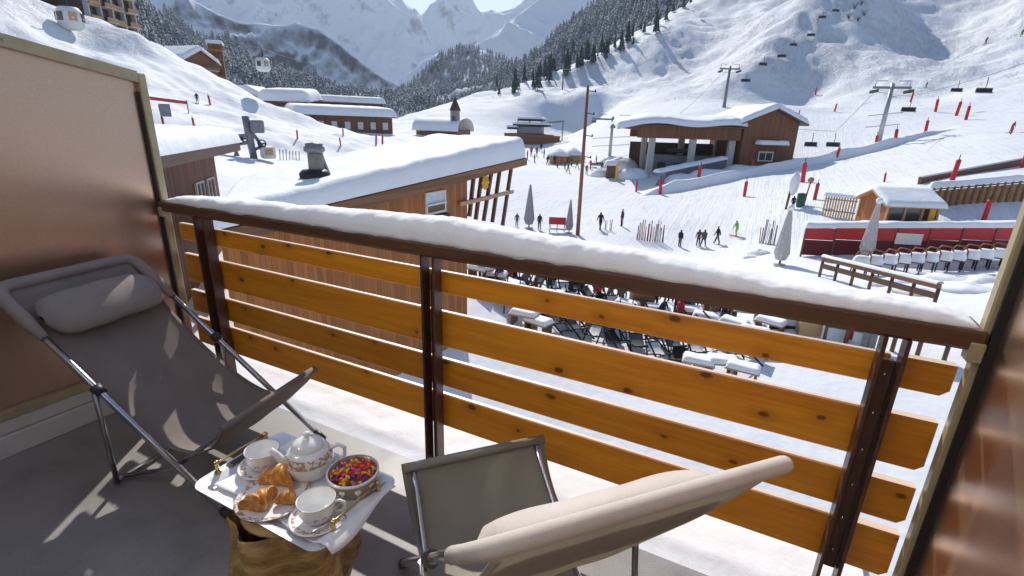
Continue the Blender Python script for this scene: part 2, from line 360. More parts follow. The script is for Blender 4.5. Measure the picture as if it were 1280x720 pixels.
# ------------------------------------------------------------------ mountains: real ranges behind the valley
def rock_mat(name, snow, rock, lo, hi, sc):
    m, t, b = new_mat(name); mp = mapping(t); n = noise_n(t, mp.outputs[0], sc, 7, .62); n2 = noise_n(t, mp.outputs[0], sc*7, 4)
    g = N(t, 'ShaderNodeNewGeometry'); s = N(t, 'ShaderNodeSeparateXYZ'); t.links.new(g.outputs['Normal'], s.inputs[0])
    f = math_n(t, 'ADD', math_n(t, 'ADD', s.outputs[2], math_n(t, 'MULTIPLY', math_n(t, 'SUBTRACT', n.outputs[0], .5), .9)), math_n(t, 'MULTIPLY', math_n(t, 'SUBTRACT', n2.outputs[0], .5), .35))
    r = ramp(t, f, [(lo, rock), (hi, snow)]); t.links.new(r.outputs[0], b.inputs['Base Color']); b.inputs['Roughness'].default_value = .85; b.inputs['Specular IOR Level'].default_value = .1
    bump(t, b, n.outputs[0], .6, 1.5/sc*.05)
rock_mat('alp_snow', (.86,.88,.92), (.14,.15,.18), .16, .40, .007)
rock_mat('alp_forest', (.55,.60,.66), (.05,.065,.075), .62, 1.0, .012)
rock_mat('alp_mixed', (.80,.83,.88), (.07,.085,.10), .34, .66, .008)
MTN = {}
def mountain(name, sky_px, t_ridge, t_foot, z_foot, mat, amp, wl, back=.6, na=260, nt_=110, power=1.0, seed=0.0, steep=None):
    xs = np.array([q[0] for q in sky_px], float); A = np.array([azim(q[0], q[1]) for q in sky_px]); S = np.array([slope_of(q[0], q[1]) for q in sky_px])
    o_ = np.argsort(A); A = A[o_]; S = S[o_]
    tr_ = t_ridge if callable(t_ridge) else (lambda a: np.full_like(a, t_ridge)); tf_ = t_foot if callable(t_foot) else (lambda a: np.full_like(a, t_foot))
    az = np.linspace(A[0], A[-1], na); k = np.linspace(0, 1+back, nt_); Ag, Kg = np.meshgrid(az, k)
    sl = np.interp(Ag, A, S); tr = tr_(Ag); tf = tf_(Ag)
    if steep: tr = np.maximum((tf-z_foot/steep)/(1-np.minimum(sl, .6)/steep), tf+120)
    T = tf+(tr-tf)*Kg; zr = EYE+sl*tr
    up = np.clip(Kg, 0, 1)**power; dn = np.clip(Kg-1, 0, None)
    X = np.sin(Ag)*T; Y = np.cos(Ag)*T
    fade = np.clip(Kg*3, 0, 1)*(1-.75*np.exp(-((Kg-1)/.06)**2))
    Z = z_foot+(zr-z_foot)*up - dn*(tr-tf)*.75 + fade*amp*(ridged(X/wl+seed, Y/wl-seed, 5)-1.0) 
    idx = np.arange(na*nt_).reshape(nt_, na); F = np.stack([idx[:-1,:-1], idx[1:,:-1], idx[1:,1:], idx[:-1,1:]], -1).reshape(-1,4)
    mesh_np(name, np.stack([X.ravel(), Y.ravel(), Z.ravel()], -1), F, mat, kind='structure'); MTN[name] = (X, Y, Z, Ag, Kg)
mountain('far_mountain', [(-200,-40),(60,-60),(185,14),(205,12),(222,6),(240,-8),(262,-30),(330,-45),(410,-35),(460,-12),(495,2),(520,13),(541,23),(555,19),(566,16),(580,18),(600,21),(618,18),(640,14),(700,-20),(900,-60)], 0, 2450, 60, 'alp_snow', 230, 560, seed=2.3, steep=1.06)
mountain('shoulder_mountain', [(470,125),(520,92),(548,66),(575,58),(600,53),(622,44),(636,30),(648,18),(664,6),(690,-12),(760,-40),(900,-70)], 0, 1500, 20, 'alp_snow', 50, 300, seed=7.7, steep=.92)
mountain('forest_mountain', [(150,-60),(240,0),(300,22),(340,30),(372,24),(398,34),(425,52),(450,72),(478,92),(505,110),(525,120),(560,128)], 0, 950, -20, 'alp_mixed', 80, 240, seed=4.1, steep=.92)
mountain('green_knoll', [(480,130),(505,116),(530,92),(552,70),(575,63),(605,63),(630,76),(660,92),(700,110)], 1150, 760, -25, 'alp_forest', 20, 120, seed=1.9)
mountain('west_wood_slope', [(60,-110),(130,-40),(168,-4),(200,26),(235,52),(270,60),(310,70),(345,88),(380,102),(420,114),(460,122),(510,128)], 640, 300, -18, 'alp_forest', 12, 80, seed=3.3)
mountain('east_wood_slope', [(490,134),(520,128),(560,120),(600,106),(625,94),(650,84),(676,64),(694,44),(715,26),(750,4),(800,-20),(870,-60),(960,-90)], 720, 330, -12, 'alp_forest', 14, 80, seed=9.2)
mesh_np('valley_floor', [(-9000,-9000,-60),(9000,-9000,-60),(9000,9000,-60),(-9000,9000,-60)], np.array([[0,1,2,3]]), 'snow_piste', False, kind='structure')
# ================================================================== BALCONY
wood('plank_wood', (.54,.165,.006), (.86,.35,.018), 0, 1.0, .42, True, (.80,.62,.46), .2)
wood('rail_wood', (.085,.035,.016), (.17,.075,.035), 0, 1.0, .38, False, None, .25)
plain('post_paint', (.095,.042,.028), .35, .0, .2, 30, .1)
plain('frame_beige', (.46,.38,.23), .38, .25, .1, 18, .03)
plain('gasket', (.02,.016,.014), .6)
plain('steel_tube', (.55,.56,.60), .22, 1.0, .06, 20)
plain('steel_dark', (.34,.34,.36), .3, 1.0, .1, 20); plain('dark_plastic', (.03,.03,.032), .45)
plain('kerb_white', (.62,.62,.60), .6, 0, .08, 6, .1)
m, t, b = new_mat('laminate'); mp = mapping(t, (60,60,60)); n = noise_n(t, mp.outputs[0], 3.0, 4, .6, .2); mp2 = mapping(t, (.8,.8,1.6)); n2 = noise_n(t, mp2.outputs[0], 1.3, 3)
r = ramp(t, n.outputs[0], [(.3, (.60,.41,.30)), (.7, (.70,.49,.37))]); t.links.new(r.outputs[0], b.inputs['Base Color']); b.inputs['Metallic'].default_value = .92
rr = ramp(t, n.outputs[0], [(.3, (.28,)*3), (.7, (.34,)*3)]); t.links.new(rr.outputs[0], b.inputs['Roughness'])
bump(t, b, n2.outputs[0], .12, .02, bump(t, b, n.outputs[0], .05, .002))
m, t, b = new_mat('floor_coat'); mp = mapping(t); n = noise_n(t, mp.outputs[0], 3.0, 6, .6); n2 = noise_n(t, mp.outputs[0], 240, 2)
r = ramp(t, n.outputs[0], [(.28, (.19,.178,.170)), (.48, (.285,.268,.258)), (.75, (.35,.33,.32))])
sp = ramp(t, n2.outputs[0], [(.35, (.8,)*3), (.65, (1.1,)*3)]); t.links.new(mixc(t, 1.0, r.outputs[0], sp.outputs[0], 'MULTIPLY'), b.inputs['Base Color'])
rr = ramp(t, n.outputs[0], [(.3, (.42,)*3), (.7, (.62,)*3)]); t.links.new(rr.outputs[0], b.inputs['Roughness']); bump(t, b, n2.outputs[0], .12, .002)
snow_mat('snow_near', (.90,.91,.93), 220, 12, .16, .005)
plain('facade_render', (.80,.76,.70), .8, 0, .05, 5, .1)
m, t, b = new_mat('window_glass'); b.inputs['Base Color'].default_value = (.05,.06,.07,1); b.inputs['Roughness'].default_value = .05; b.inputs['Specular IOR Level'].default_value = .8

LX, RX, D = -2.831, .535, RAIL_Y
# floor slab
mb = MB(); mb.box(((LX+RX)/2, .265, -.11), (RX-LX+.10, 2.49, .22)); fl = mb.build('balcony_floor', 'floor_coat', kind='structure')
mb = MB(); mb.box(((LX+RX)/2, 1.73, -.14), (RX-LX+.10, .44, .24)); mb.build('balcony_slab_edge', 'kerb_white', kind='structure')
def snow_strip(u, v):
    x = LX+.02+u*(RX-LX-.04); y = 1.505+v*.45
    h = (.022*min(1, v*5)+.022*min(1,max(0,v-.12)*2.5))*(1-max(0, v-.85)*5)+.008*float(fbm(x*5, y*9, 3))*min(1, v*6)
    y += .018*float(fbm(x*7, 3.3, 3))*(1-v)
    return (x, y, -.018+max(.0, h)+.004)
mb = MB(); mb.grid(snow_strip, 160, 26); mb.build('fallen_snow', 'snow_near', kind='stuff', label='bright snow lying on the slab edge under the wooden railing')
# white kerb under the side partitions
for X0, sg, side in ((LX, 1, 'left'), (RX, -1, 'right')):
    e = empty('partition_kerb', (X0, .27, 0), 0, ('low pale kerb at the foot of the brown partition behind the reclined chair' if side == 'left' else 'low pale kerb at the foot of the brown partition beside the upright chair'), 'kerb')
    mb = MB(); mb.box((-sg*.02, 0, .05), (.10, 2.46, .10), ch=.004); mb.build('lower_course', 'kerb_white', e)
    mb = MB(); mb.box((-sg*.03, 0, .134), (.085, 2.46, .063), ch=.004); mb.build('upper_course', 'kerb_white', e)
    p = empty('privacy_partition', (X0, 1.52, 0), 0, ('brown laminate privacy partition with beige frame, behind the reclined deck chair' if side == 'left' else 'brown laminate privacy partition with beige frame, beside the upright deck chair'), 'partition')
    y0, y1 = -2.42, 0.0
    def topz(y): return 1.656-.199*y
    fw_ = .036
    mb = MB(); mb.prism([(-.008*sg, y0, .19), (-.008*sg, y1-.02, .19), (-.008*sg, y1-.02, topz(y1)-.045), (-.008*sg, y0, topz(y0)-.045)], (-.012*sg, 0, 0)); mb.build('panel', 'laminate', p)
    mb = MB(); mb.box((0, y1-fw_/2, (topz(y1)+.168)/2), (.046, fw_, topz(y1)-.168), ch=.004); mb.build('frame_post', 'frame_beige', p)
    mb = MB(); mb.hexa([(-.024,y0,topz(y0)-.05),(.024,y0,topz(y0)-.05),(.024,y1-fw_-.001,topz(y1-fw_)-.05),(-.024,y1-fw_-.001,topz(y1-fw_)-.05),(-.024,y0,topz(y0)),(.024,y0,topz(y0)),(.024,y1-fw_-.001,topz(y1-fw_)),(-.024,y1-fw_-.001,topz(y1-fw_))]); mb.build('frame_top', 'frame_beige', p)
    mb = MB(); mb.box((0, (y0+y1-fw_)/2, .189), (.044, y1-fw_-y0-.002, .042), ch=.004); mb.build('frame_sill', 'frame_beige', p)
    mb = MB(); mb.box((0, y1-fw_-.006, (topz(y1)+.168)/2-.02), (.020, .009, topz(y1)-.30)); mb.build('gasket', 'gasket', p)
    for q in range(5): yq = -.02-.22*q; mb = MB(); mb.lathe([(.006,0),(.005,.002),(0,.003)], n=8, m=Matrix.Rotation(R(90*sg),4,'Y')); mb.build('rivet', 'steel_dark', p, (sg*.0242 if q else sg*.0232, -.06-.45*q, topz(-.06-.45*q)-.025))

# ---- railing
rail = empty('balcony_railing', ((LX+RX)/2, D, 0), 0, 'orange wooden balcony railing of four wide planks with snow on its brown handrail', 'railing')
ox = (LX+RX)/2
mb = MB(); mb.box((0, 0, 1.014), (RX-LX-.03, .13, .05), ch=.006); hr = mb.build('handrail', 'rail_wood', rail)
mb = MB(); mb.box((0, .015, .982), (RX-LX-.06, .05, .022)); mb.build('rail_batten', 'rail_wood', hr)
tops = [.919, .752, .543, .378]; bots = [.830, .598, .416, .222]
secs = [(-2.79, -2.52), (-2.44, -1.155), (-1.05, .312), (.40, .505)]
proto = {}
for i,(zt_, zb) in enumerate(zip(tops, bots)):
    for j,(xa, xb) in enumerate(secs):
        mb = MB(); L = xb-xa; h = zt_-zb
        if j == 3:
            c_ = .018; mb.prism([(-L/2,.0,-h/2),(L/2-c_,.0,-h/2),(L/2,.0,-h/2+c_),(L/2,.0,h/2),(-L/2,.0,h/2)], (0,.028,0))
        elif j == 0:
            for k in (0,1):
                mm = MB(); mm.box((-L/4+k*L/2, .014, 0), (L/2-.006, .028, h), ch=.004)
                o = mm.build('plank', 'plank_wood', rail, ((xa+xb)/2-ox, .002, (zt_+zb)/2))
            continue
        else: mb.box((0, .011, 0), (L+.11 if j < 3 else L, .022, h), ch=.004)
        o = mb.build('plank', 'plank_wood', rail, ((xa+xb)/2-ox, 0.002, (zt_+zb)/2))
for k,(xa, xb, boarded) in enumerate(((-2.548, -2.462, 1), (-1.138, -1.072, 0), (.327, .386, 1))):
    po = MB(); po.box((0, -.032, .49), (.010, .052, .99), ch=.002); a = po.build('post', 'post_paint', rail, (xa+.005-ox, 0, 0))
    po = MB(); po.box((0, -.032, .49), (.010, .052, .99), ch=.002); b_ = po.build('post', 'post_paint', rail, (xb-.005-ox, 0, 0))
    if boarded:
        bd = MB(); bd.box((0, -.012, .56), (xb-xa-.022, .022, .70), ch=.003); w_ = bd.build('post_board', 'post_paint', rail, ((xa+xb)/2-ox, 0, 0))
        for q in range(6):
            s_ = MB(); s_.lathe([(.004,0),(.004,.002),(.002,.003)], n=8, m=Matrix.Rotation(R(90), 4, 'X')); s_.build('screw', 'steel_tube', w_, (0, -.0235, .28+q*.118))
    else:
        bd = MB(); bd.box((0, -.004, .47), (xb-xa-.024, .008, .86)); bd.build('post_web', 'post_paint', rail, ((xa+xb)/2-ox, 0, 0))
for xx in (LX+.03, RX-.03):
    bk = MB(); bk.box((0, -.04, .985), (.03, .04, .05), ch=.003); bk.build('wall_bracket', 'frame_beige', rail, (xx-ox, -.01, 0))
xs_ = [-2.85,-2.5,-2.1,-1.7,-1.1,-.775,-.27,.12,.35,.60]; zs_ = [1.066,1.078,1.092,1.106,1.130,1.120,1.098,1.078,1.074,1.07]
def snowcap(u, v):
    x = LX+.03+u*(RX-LX-.06); th = float(np.interp(x, xs_, zs_))-1.0395 + .010*float(fbm(x*9, 1.7, 3)); a = PI*(1.06-1.12*v)
    wv = .068+.012*float(fbm(x*6, 5.1, 2)) + .010*float(fbm(x*14, 8.8 if v < .5 else 2.2, 2))
    ca, sa = math.cos(a), math.sin(a)
    y = wv*math.copysign(abs(ca)**.8, ca); z = th*math.copysign(abs(sa)**.62, sa)
    endf = min(1, u*30, (1-u)*30)**.5
    z += .004*float(fbm(x*18, y*18+v*2, 2)) + .002*float(fbm(x*55, y*60+v*5, 2))
    return (x, D+.012+y*(.75+.25*endf), 1.0405+max(-.006, z*endf))
mb = MB(); mb.grid(snowcap, 560, 30); mb.build('handrail_snow', 'snow_near', kind='stuff', label='thick ridge of snow lying along the top of the brown handrail')

# hotel front behind the viewer (seen only from other positions): dark glazed doors below, added satin metal reflector above, standing in for windows, that throws the sun back on the planks
plain('sun_reflector', (.93,.92,.90), .30, 1.0, .03, 3)
hw = empty('hotel_front', (ox, -.98, 0), 0, 'hotel front with dark glazed doors and an added sun reflector at the back of the balcony', 'wall')
mb = MB(); mb.box((0, -.12, 3.0), (RX-LX-.14, .1, 1.5)); mb.build('reflector', 'sun_reflector', hw)  # unseen reflector added to send sunlight onto the planks, stands in for windows
mb = MB(); mb.box((-7.1, -.1, 0), (10.8, .2, 9)); mb.box((7.1, -.1, 0), (10.8, .2, 9)); mb.build('wall', 'facade_render', hw)
mb = MB(); mb.box((0, -.1, 4.4), (RX-LX-.2, .2, 1.2)); mb.build('upper_wall', 'facade_render', hw)
for k in range(3): mb = MB(); mb.box((-1.08+1.08*k, -.09, 1.1), (1.02, .03, 2.2)); mb.build('door_pane', 'window_glass', hw)
for k in range(4): mb = MB(); mb.box((-1.62+1.08*k, -.07, 1.12), (.06, .08, 2.24)); mb.build('door_frame', 'rail_wood', hw)

# ---- deck chairs
def fabric(name, col, tr):
    m, t, b = new_mat(name); mp = mapping(t, (1,1,1)); n = noise_n(t, mp.outputs[0], 900, 2, .6); n2 = noise_n(t, mp.outputs[0], 7, 4)
    r = ramp(t, n.outputs[0], [(.3, tuple(c*.88 for c in col)), (.7, tuple(c*1.1 for c in col))]); r2 = ramp(t, n2.outputs[0], [(.3, (.9,)*3), (.7, (1.05,)*3)])
    cc = mixc(t, 1.0, r.outputs[0], r2.outputs[0], 'MULTIPLY'); t.links.new(cc, b.inputs['Base Color']); b.inputs['Roughness'].default_value = .85; b.inputs['Specular IOR Level'].default_value = .2
    bump(t, b, n.outputs[0], .25, .002)
    if tr:
        ts = N(t, 'ShaderNodeBsdfTranslucent'); t.links.new(cc, ts.inputs[0]); mx = N(t, 'ShaderNodeMixShader'); mx.inputs[0].default_value = tr
        out = [x for x in t.nodes if x.type == 'OUTPUT_MATERIAL'][0]; t.links.new(b.outputs[0], mx.inputs[1]); t.links.new(ts.outputs[0], mx.inputs[2]); t.links.new(mx.outputs[0], out.inputs[0])
fabric('canvas_taupe', (.31,.262,.240), .22); fabric('canvas_olive', (.50,.465,.39), .45); fabric('pillow_taupe', (.31,.268,.25), 0); fabric('pillow_beige', (.56,.50,.45), 0)
def deck_chair(loc, head, sh, zh, cv, pl, label, low, sleeve_mat, slv=.025, ph=1.0):
    c = empty('deck_chair', (loc[0], loc[1], 0), head, label, 'deck chair', 'deck chairs on the balcony'); w = .27; r = .0125
    H = Vector((-sh, 0, zh)); ft = Vector((0, 0, .014)); dr = (H-ft).normalized()
    def rl(k, y): p = ft + (H-ft)*k; return (p.x, y, p.z)
    for s in (-1, 1):
        mb = MB(); mb.tube([rl(0,s*w), rl(.5,s*w), rl(.955,s*w)], r, 10); a = mb.build('side_rail', 'steel_tube', c)
        mb = MB(); mb.tube([rl(-.012,s*w), rl(.03,s*w)], r*1.25, 10); mb.build('foot_cap', 'dark_plastic', a)
        mb = MB(); k = .545; p = rl(k, s*(w+.018)); mb.tube([p, (-.572, s*(w+.012), .02)], .0095, 8); mb.build('strut', 'steel_dark', c)
        mb = MB(); mb.tube([rl(.535,s*(w+.0)), rl(.565,s*(w+.0))], r*1.7, 8); mb.build('clamp', 'dark_plastic', a)
        mb = MB(); mb.tube([(-.60, s*(w-.03), .016), (-.3, s*(w-.04), .125), (-.03, s*(w-.05), .345), (.012, s*(w-.05), .388)], .0105, 8); mb.build('seat_rail', 'steel_tube', c)
    mb = MB(); mb.tube([(-.595, -w-.012, .014), (-.595, w+.012, .014)], .0095, 8); mb.build('ground_bar', 'steel_tube', c)
    mb = MB(); mb.tube([rl(.22,-w), rl(.22,w)], .008, 8); mb.build('cross_bar', 'dark_plastic', c)
    mb = MB(); mb.tube([(.012, -w+.05, .388), (.012, w-.05, .388)], .0115, 8); mb.build('front_bar', 'steel_tube', c)
    # head bar with rounded corners
    cr = .05; pts = [rl(.93,-w)]
    for q in range(5): an = PI/2*q/4; k_ = 1-cr/((H-ft).length)*(1-math.sin(an)); pts.append(rl(k_, -w+cr*(1-math.cos(an))))
    pts += [(x_, -y_, z_) for (x_, y_, z_) in pts[::-1]]
    mb = MB(); mb.tube(pts, r, 10); mb.build('head_bar', 'steel_tube', c)
    # canvas: hangs from the head bar to the front bar
    B0 = Vector(rl(1.0,0)); B1 = Vector((-.45*sh/1.02, 0, low[0])); B2 = Vector((-.13, 0, low[1])); B3 = Vector((.025, 0, .402))
    def curve(t_): q = 1-t_; return B0*q**3 + B1*3*q*q*t_ + B2*3*q*t_*t_ + B3*t_**3
    def cf(u, v):
        p = curve(v); y = -1+2*u; hw_ = w-.014-.014*math.sin(PI*min(1, v*1.02))
        edge = .020*math.sin(PI*v)*(abs(y)**5); sagm = -.018*math.sin(PI*v)*(1-y*y); wr = .004*math.sin(9*y+14*v)*math.sin(PI*v)
        return (p.x, y*hw_, p.z+edge+sagm+wr)
    mb = MB(); mb.grid(cf, 22, 46); cvo = mb.build('canvas', cv, c)
    for sx in (-1,1): mb = MB(); mb.tube([tuple(Vector(cf(.5+sx*.47, k/30))+Vector((0,0,.003))) for k in range(1,30)], .0032, 5); mb.build('seam', cv, cvo)
    sm = cvo.modifiers.new('thick', 'SOLIDIFY'); sm.thickness = .0035; sm.offset = 0
    # sleeve round the head bar and upper rails
    sp = [rl(.78,-w), rl(.86,-w)] + pts + [rl(.86,w), rl(.78,w)]
    mb = MB(); n_ = len(sp); mb.tube(sp, [.016]+[slv]*(n_-2)+[.016], 12); mb.build('canvas_sleeve', sleeve_mat, c)
    # hem round the front bar
    mb = MB(); mb.tube([(.014, -w+.018, .391), (.014, w-.018, .391)], .0165, 10); mb.build('canvas_hem', cv, c)
    # pillow lying on the canvas below the head bar
    nrm = Vector((-dr.z, 0, dr.x)); nrm = nrm if nrm.z > 0 else -nrm
    pc = curve(.085) + nrm*.05; ln = w-.035
    def pf(u, v):
        a = 2*PI*u; y = -1+2*v; e = (1-abs(y)**7)**.5 if abs(y) < 1 else 0; e = .18+.82*e
        q = dr*math.cos(a)*.105*e + nrm*(math.sin(a) if math.sin(a) > 0 else .5*math.sin(a))*.075*ph*(e**.75)
        q = q*(1+.025*math.sin(3*a+4*y)+.02*math.sin(11*y+a)); p = pc+q; return (p.x, y*ln, p.z)
    mb = MB(); mb.grid(pf, 28, 24, True, True); mb.build('pillow', pl, c)
    return c
deck_chair((-1.665, 1.15), math.atan2(.163, .987), 1.02, .80, 'canvas_taupe', 'pillow_taupe', 'reclined taupe canvas deck chair with its head against the brown partition', (.13, .09), 'pillow_taupe', .025, .78)
deck_chair((-.73, 1.235), math.atan2(.665, -.75), .895, .95, 'canvas_olive', 'pillow_beige', 'more upright olive beige deck chair with its back to us, by the railing', (.10, .10), 'pillow_beige', .0145, .52)
# ================================================================== WOODS
m, t, b = new_mat('conifer_needles'); mp = mapping(t); n = noise_n(t, mp.outputs[0], .9, 4, .6); oi = N(t, 'ShaderNodeObjectInfo')
r = ramp(t, n.outputs[0], [(.3, (.022,.034,.030)), (.7, (.055,.075,.062))])
f = math_n(t, 'MULTIPLY', up_mask(t, .25, .75), ramp(t, n.outputs[0], [(.36, (.10,)*3), (.60, (.85,)*3)]).outputs[0])
t.links.new(mixc(t, f, r.outputs[0], (.74,.78,.83)), b.inputs['Base Color']); b.inputs['Roughness'].default_value = .9; b.inputs['Specular IOR Level'].default_value = .1
plain('bark_grey', (.09,.07,.06), .9)
def conifer_np(seed, tiers=5, sides=7, slim=.2):
    rn = np.random.default_rng(seed); V = []; Fs = []
    for k in range(tiers):
        z0 = .10+.80*k/tiers; z1 = min(1.0, z0+.36*(1-.35*k/tiers)); r0 = slim*(1-.86*k/tiers)*rn.uniform(.88,1.12); o = len(V); ph = rn.uniform(0, 6.28)
        for s in range(sides*2):
            a = ph+PI*s/sides; q = r0*(1.0 if s % 2 == 0 else .58)*rn.uniform(.8,1.15); V.append((q*math.cos(a), q*math.sin(a), z0-(.045 if s % 2 == 0 else -.01)+rn.uniform(-.012,.012)))
        V.append((rn.uniform(-.01,.01), rn.uniform(-.01,.01), z1)); top = len(V)-1
        for s in range(sides*2): Fs.append((o+s, o+(s+1) % (sides*2), top))
    return np.array(V), np.array(Fs)
CON = [conifer_np(i, 4 if i % 2 else 5, 4, .17+.03*(i % 3)) for i in range(6)]
def sample_mtn(name, n, kmin, kmax, seed, dens=None, wl=60.0):
    X, Y, Z, A, K = MTN[name]; rn = np.random.default_rng(seed); nt_, na_ = X.shape; out = []
    i = rn.uniform(0, nt_-1.001, n*4); j = rn.uniform(0, na_-1.001, n*4); i0 = i.astype(int); j0 = j.astype(int); fi = i-i0; fj = j-j0
    def bl(Q): return (Q[i0,j0]*(1-fi)*(1-fj)+Q[i0+1,j0]*fi*(1-fj)+Q[i0,j0+1]*(1-fi)*fj+Q[i0+1,j0+1]*fi*fj)
    x, y, z, k = bl(X), bl(Y), bl(Z), bl(K); keep = (k > kmin) & (k < kmax) & (fbm(x/wl+seed, y/wl, 3) > (dens if dens is not None else -.6))
    return np.stack([x[keep], y[keep], z[keep]], -1)[:n]
def forest(name, pts, hmin, hmax, seed, label):
    rn = np.random.default_rng(seed); VV = []; FF = []; o = 0
    for p in pts:
        V, Fq = CON[rn.integers(len(CON))]; h = rn.uniform(hmin, hmax)*rn.choice([1, 1, .7]); a = rn.uniform(0, 6.28); c, s = math.cos(a), math.sin(a); wd = h*rn.uniform(.85, 1.35)
        W = np.empty_like(V); W[:,0] = (V[:,0]*c-V[:,1]*s)*wd+p[0]; W[:,1] = (V[:,0]*s+V[:,1]*c)*wd+p[1]; W[:,2] = V[:,2]*h+p[2]-.08*h; VV.append(W); FF.append(Fq+o); o += len(V)
    mesh_np(name, np.concatenate(VV), np.concatenate(FF), 'conifer_needles', False, kind='stuff', label=label)
forest('far_wood', sample_mtn('east_wood_slope', 8000, .02, 1.15, 1, -.42), 9, 17, 11, 'snow dusted conifer wood on the slope right of the valley')
forest('far_wood', sample_mtn('west_wood_slope', 4600, .10, 1.12, 2, -.36), 8, 15, 12, 'shaded conifer wood on the slope left of the valley')
forest('far_wood', sample_mtn('green_knoll', 1300, .1, 1.15, 3, -.5), 11, 19, 13, 'dark wooded knoll in the middle of the valley')
forest('far_wood', sample_mtn('forest_mountain', 3600, .03, .62, 4, -.12, 140), 13, 22, 14, 'distant blue grey wood on the mountain flank')
# single trees that stand out on the open snow along the edge of the wood
TREE_PX = [(624,109),(632,107),(640,106),(648,104),(656,103),(664,101),(672,98),(679,96),(686,93),(692,90),(699,87),(706,84),(713,79),(720,76),(727,72),(734,69),(741,67),(748,65),(756,62),(764,60),(772,58),(781,55),(789,50),(797,45),(805,40),(813,35),(821,30),(829,25),(837,20),(845,14),(853,9),(861,4),(760,50),(776,44),(792,36),(808,26),(824,16),(838,8),(716,68),(736,58),(700,80),(688,86)] + [(650+5*i+(i*37 % 11), 104-1.9*i) for i in range(24)]
def single_tree(seed):
    e = empty('conifer_tree', (0,0,0), 0, 'snow dusted conifer standing at the lower edge of the wood', 'tree', 'conifers along the edge of the wood')
    V, Fq = conifer_np(100+seed, 6, 6, .17+.02*(seed % 3)); mb = MB(); mb.add([tuple(v*np.array([12.,12.,12.])) for v in V], [tuple(int(i) for i in f) for f in Fq]); mb.build('crown', 'conifer_needles', e)
    mb = MB(); mb.tube([(0,0,-.4),(0,0,6),(0,0,11)], [.22,.14,.03], 6); mb.build('trunk', 'bark_grey', e); return e
protos = [single_tree(i) for i in range(4)]; used = [False]*4
for i,(px, py) in enumerate(TREE_PX):
    px += random.uniform(-9,9); p = ground_at(px, py+random.choice([0,2,4,7,12])) or att(px, py, 400); q = i % 4; s = random.uniform(.35, 1.1)
    if not used[q]: protos[q].location = p; protos[q].scale = (s,s,s); used[q] = True
    else: dup(protos[q], p, random.uniform(0,6), scale=s)
# a few bare shrubs on the shaded rib
for k,(px, py) in enumerate([(1068,12),(1076,8),(1080,20),(1060,26),(1072,28)]):
    p = ground_at(px, py)
    if p is None: continue
    mb = MB(); rn = random.Random(k)
    for q in range(16):
        a = rn.uniform(0,6.28); l = rn.uniform(1.2,3.0); mb.tube([(0,0,-.2),(.3*l*math.cos(a),.3*l*math.sin(a),.6*l),(.6*l*math.cos(a+.3),.6*l*math.sin(a+.3),l)], [.09,.05,.02], 4, False)
    mb.build('bare_shrub', 'bark_grey', None, p, label='bare dark shrub on the shaded steep rib', cat='shrub', group='shrubs on the shaded rib')
# ================================================================== BUILDINGS
def siding(name, dark, light, vert=True, pitch=.16, rough=.6):
    m, t, b = new_mat(name); tc = N(t, 'ShaderNodeTexCoord'); s = N(t, 'ShaderNodeSeparateXYZ'); t.links.new(tc.outputs['Object'], s.inputs[0])
    ax = math_n(t, 'ADD', s.outputs[0], s.outputs[1]) if vert else s.outputs[2]
    q = math_n(t, 'DIVIDE', ax, pitch); fl = math_n(t, 'FLOOR', q); fr = math_n(t, 'FRACT', q)
    wn = N(t, 'ShaderNodeTexWhiteNoise'); wn.noise_dimensions = '1D'; t.links.new(fl, wn.inputs['W'])
    mp = mapping(t, (8,8,.7) if vert else (.7,.7,8)); n = noise_n(t, mp.outputs[0], 1.5, 5, .6)
    f = math_n(t, 'ADD', math_n(t, 'MULTIPLY', wn.outputs[0], .45), math_n(t, 'MULTIPLY', n.outputs[0], .55)); r = ramp(t, f, [(.2, dark), (.75, light)])
    gr = ramp(t, fr, [(0.0, (.25,)*3), (.07, (1,)*3), (.95, (1,)*3)]); t.links.new(mixc(t, 1.0, r.outputs[0], gr.outputs[0], 'MULTIPLY'), b.inputs['Base Color'])
    b.inputs['Roughness'].default_value = rough; bump(t, b, gr.outputs[0], .6, .03)
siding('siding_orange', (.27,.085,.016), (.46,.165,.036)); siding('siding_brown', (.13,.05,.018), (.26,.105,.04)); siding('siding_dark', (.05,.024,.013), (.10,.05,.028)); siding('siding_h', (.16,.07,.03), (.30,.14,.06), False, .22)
wood('beam_wood', (.11,.05,.024), (.21,.10,.05), 0, .6); wood('pale_beam', (.38,.22,.09), (.55,.36,.18), 0, .6); wood('red_beam', (.20,.065,.03), (.32,.11,.05), 2, .5)
plain('pane', (.045,.055,.065), .12, 0, .1, spec=.7); plain('pane_pale', (.62,.70,.76), .2, 0, .1); plain('trim_white', (.72,.71,.68), .6); plain('concrete', (.50,.48,.45), .8, 0, .1, 3, .1); plain('slab_pale', (.55,.47,.38), .7)
plain('machine_grey', (.22,.23,.25), .5, .3, .2, 6); plain('steel_pale', (.42,.44,.46), .45, .6, .1, 4); plain('black_metal', (.03,.03,.032), .5, .4)
plain('thatch', (.40,.25,.12), .9, 0, .3, 4, .3); plain('red_paint', (.50,.02,.022), .5, 0, .15, 6); plain('red_pad', (.62,.03,.03), .55, 0, .12, 5)
plain('yellow_paint', (.75,.45,.03), .5); plain('grey_stone', (.28,.26,.25), .85, 0, .3, 2, .3)
snow_mat('snow_roof', (.89,.905,.925), 9, .9, .3, .05)
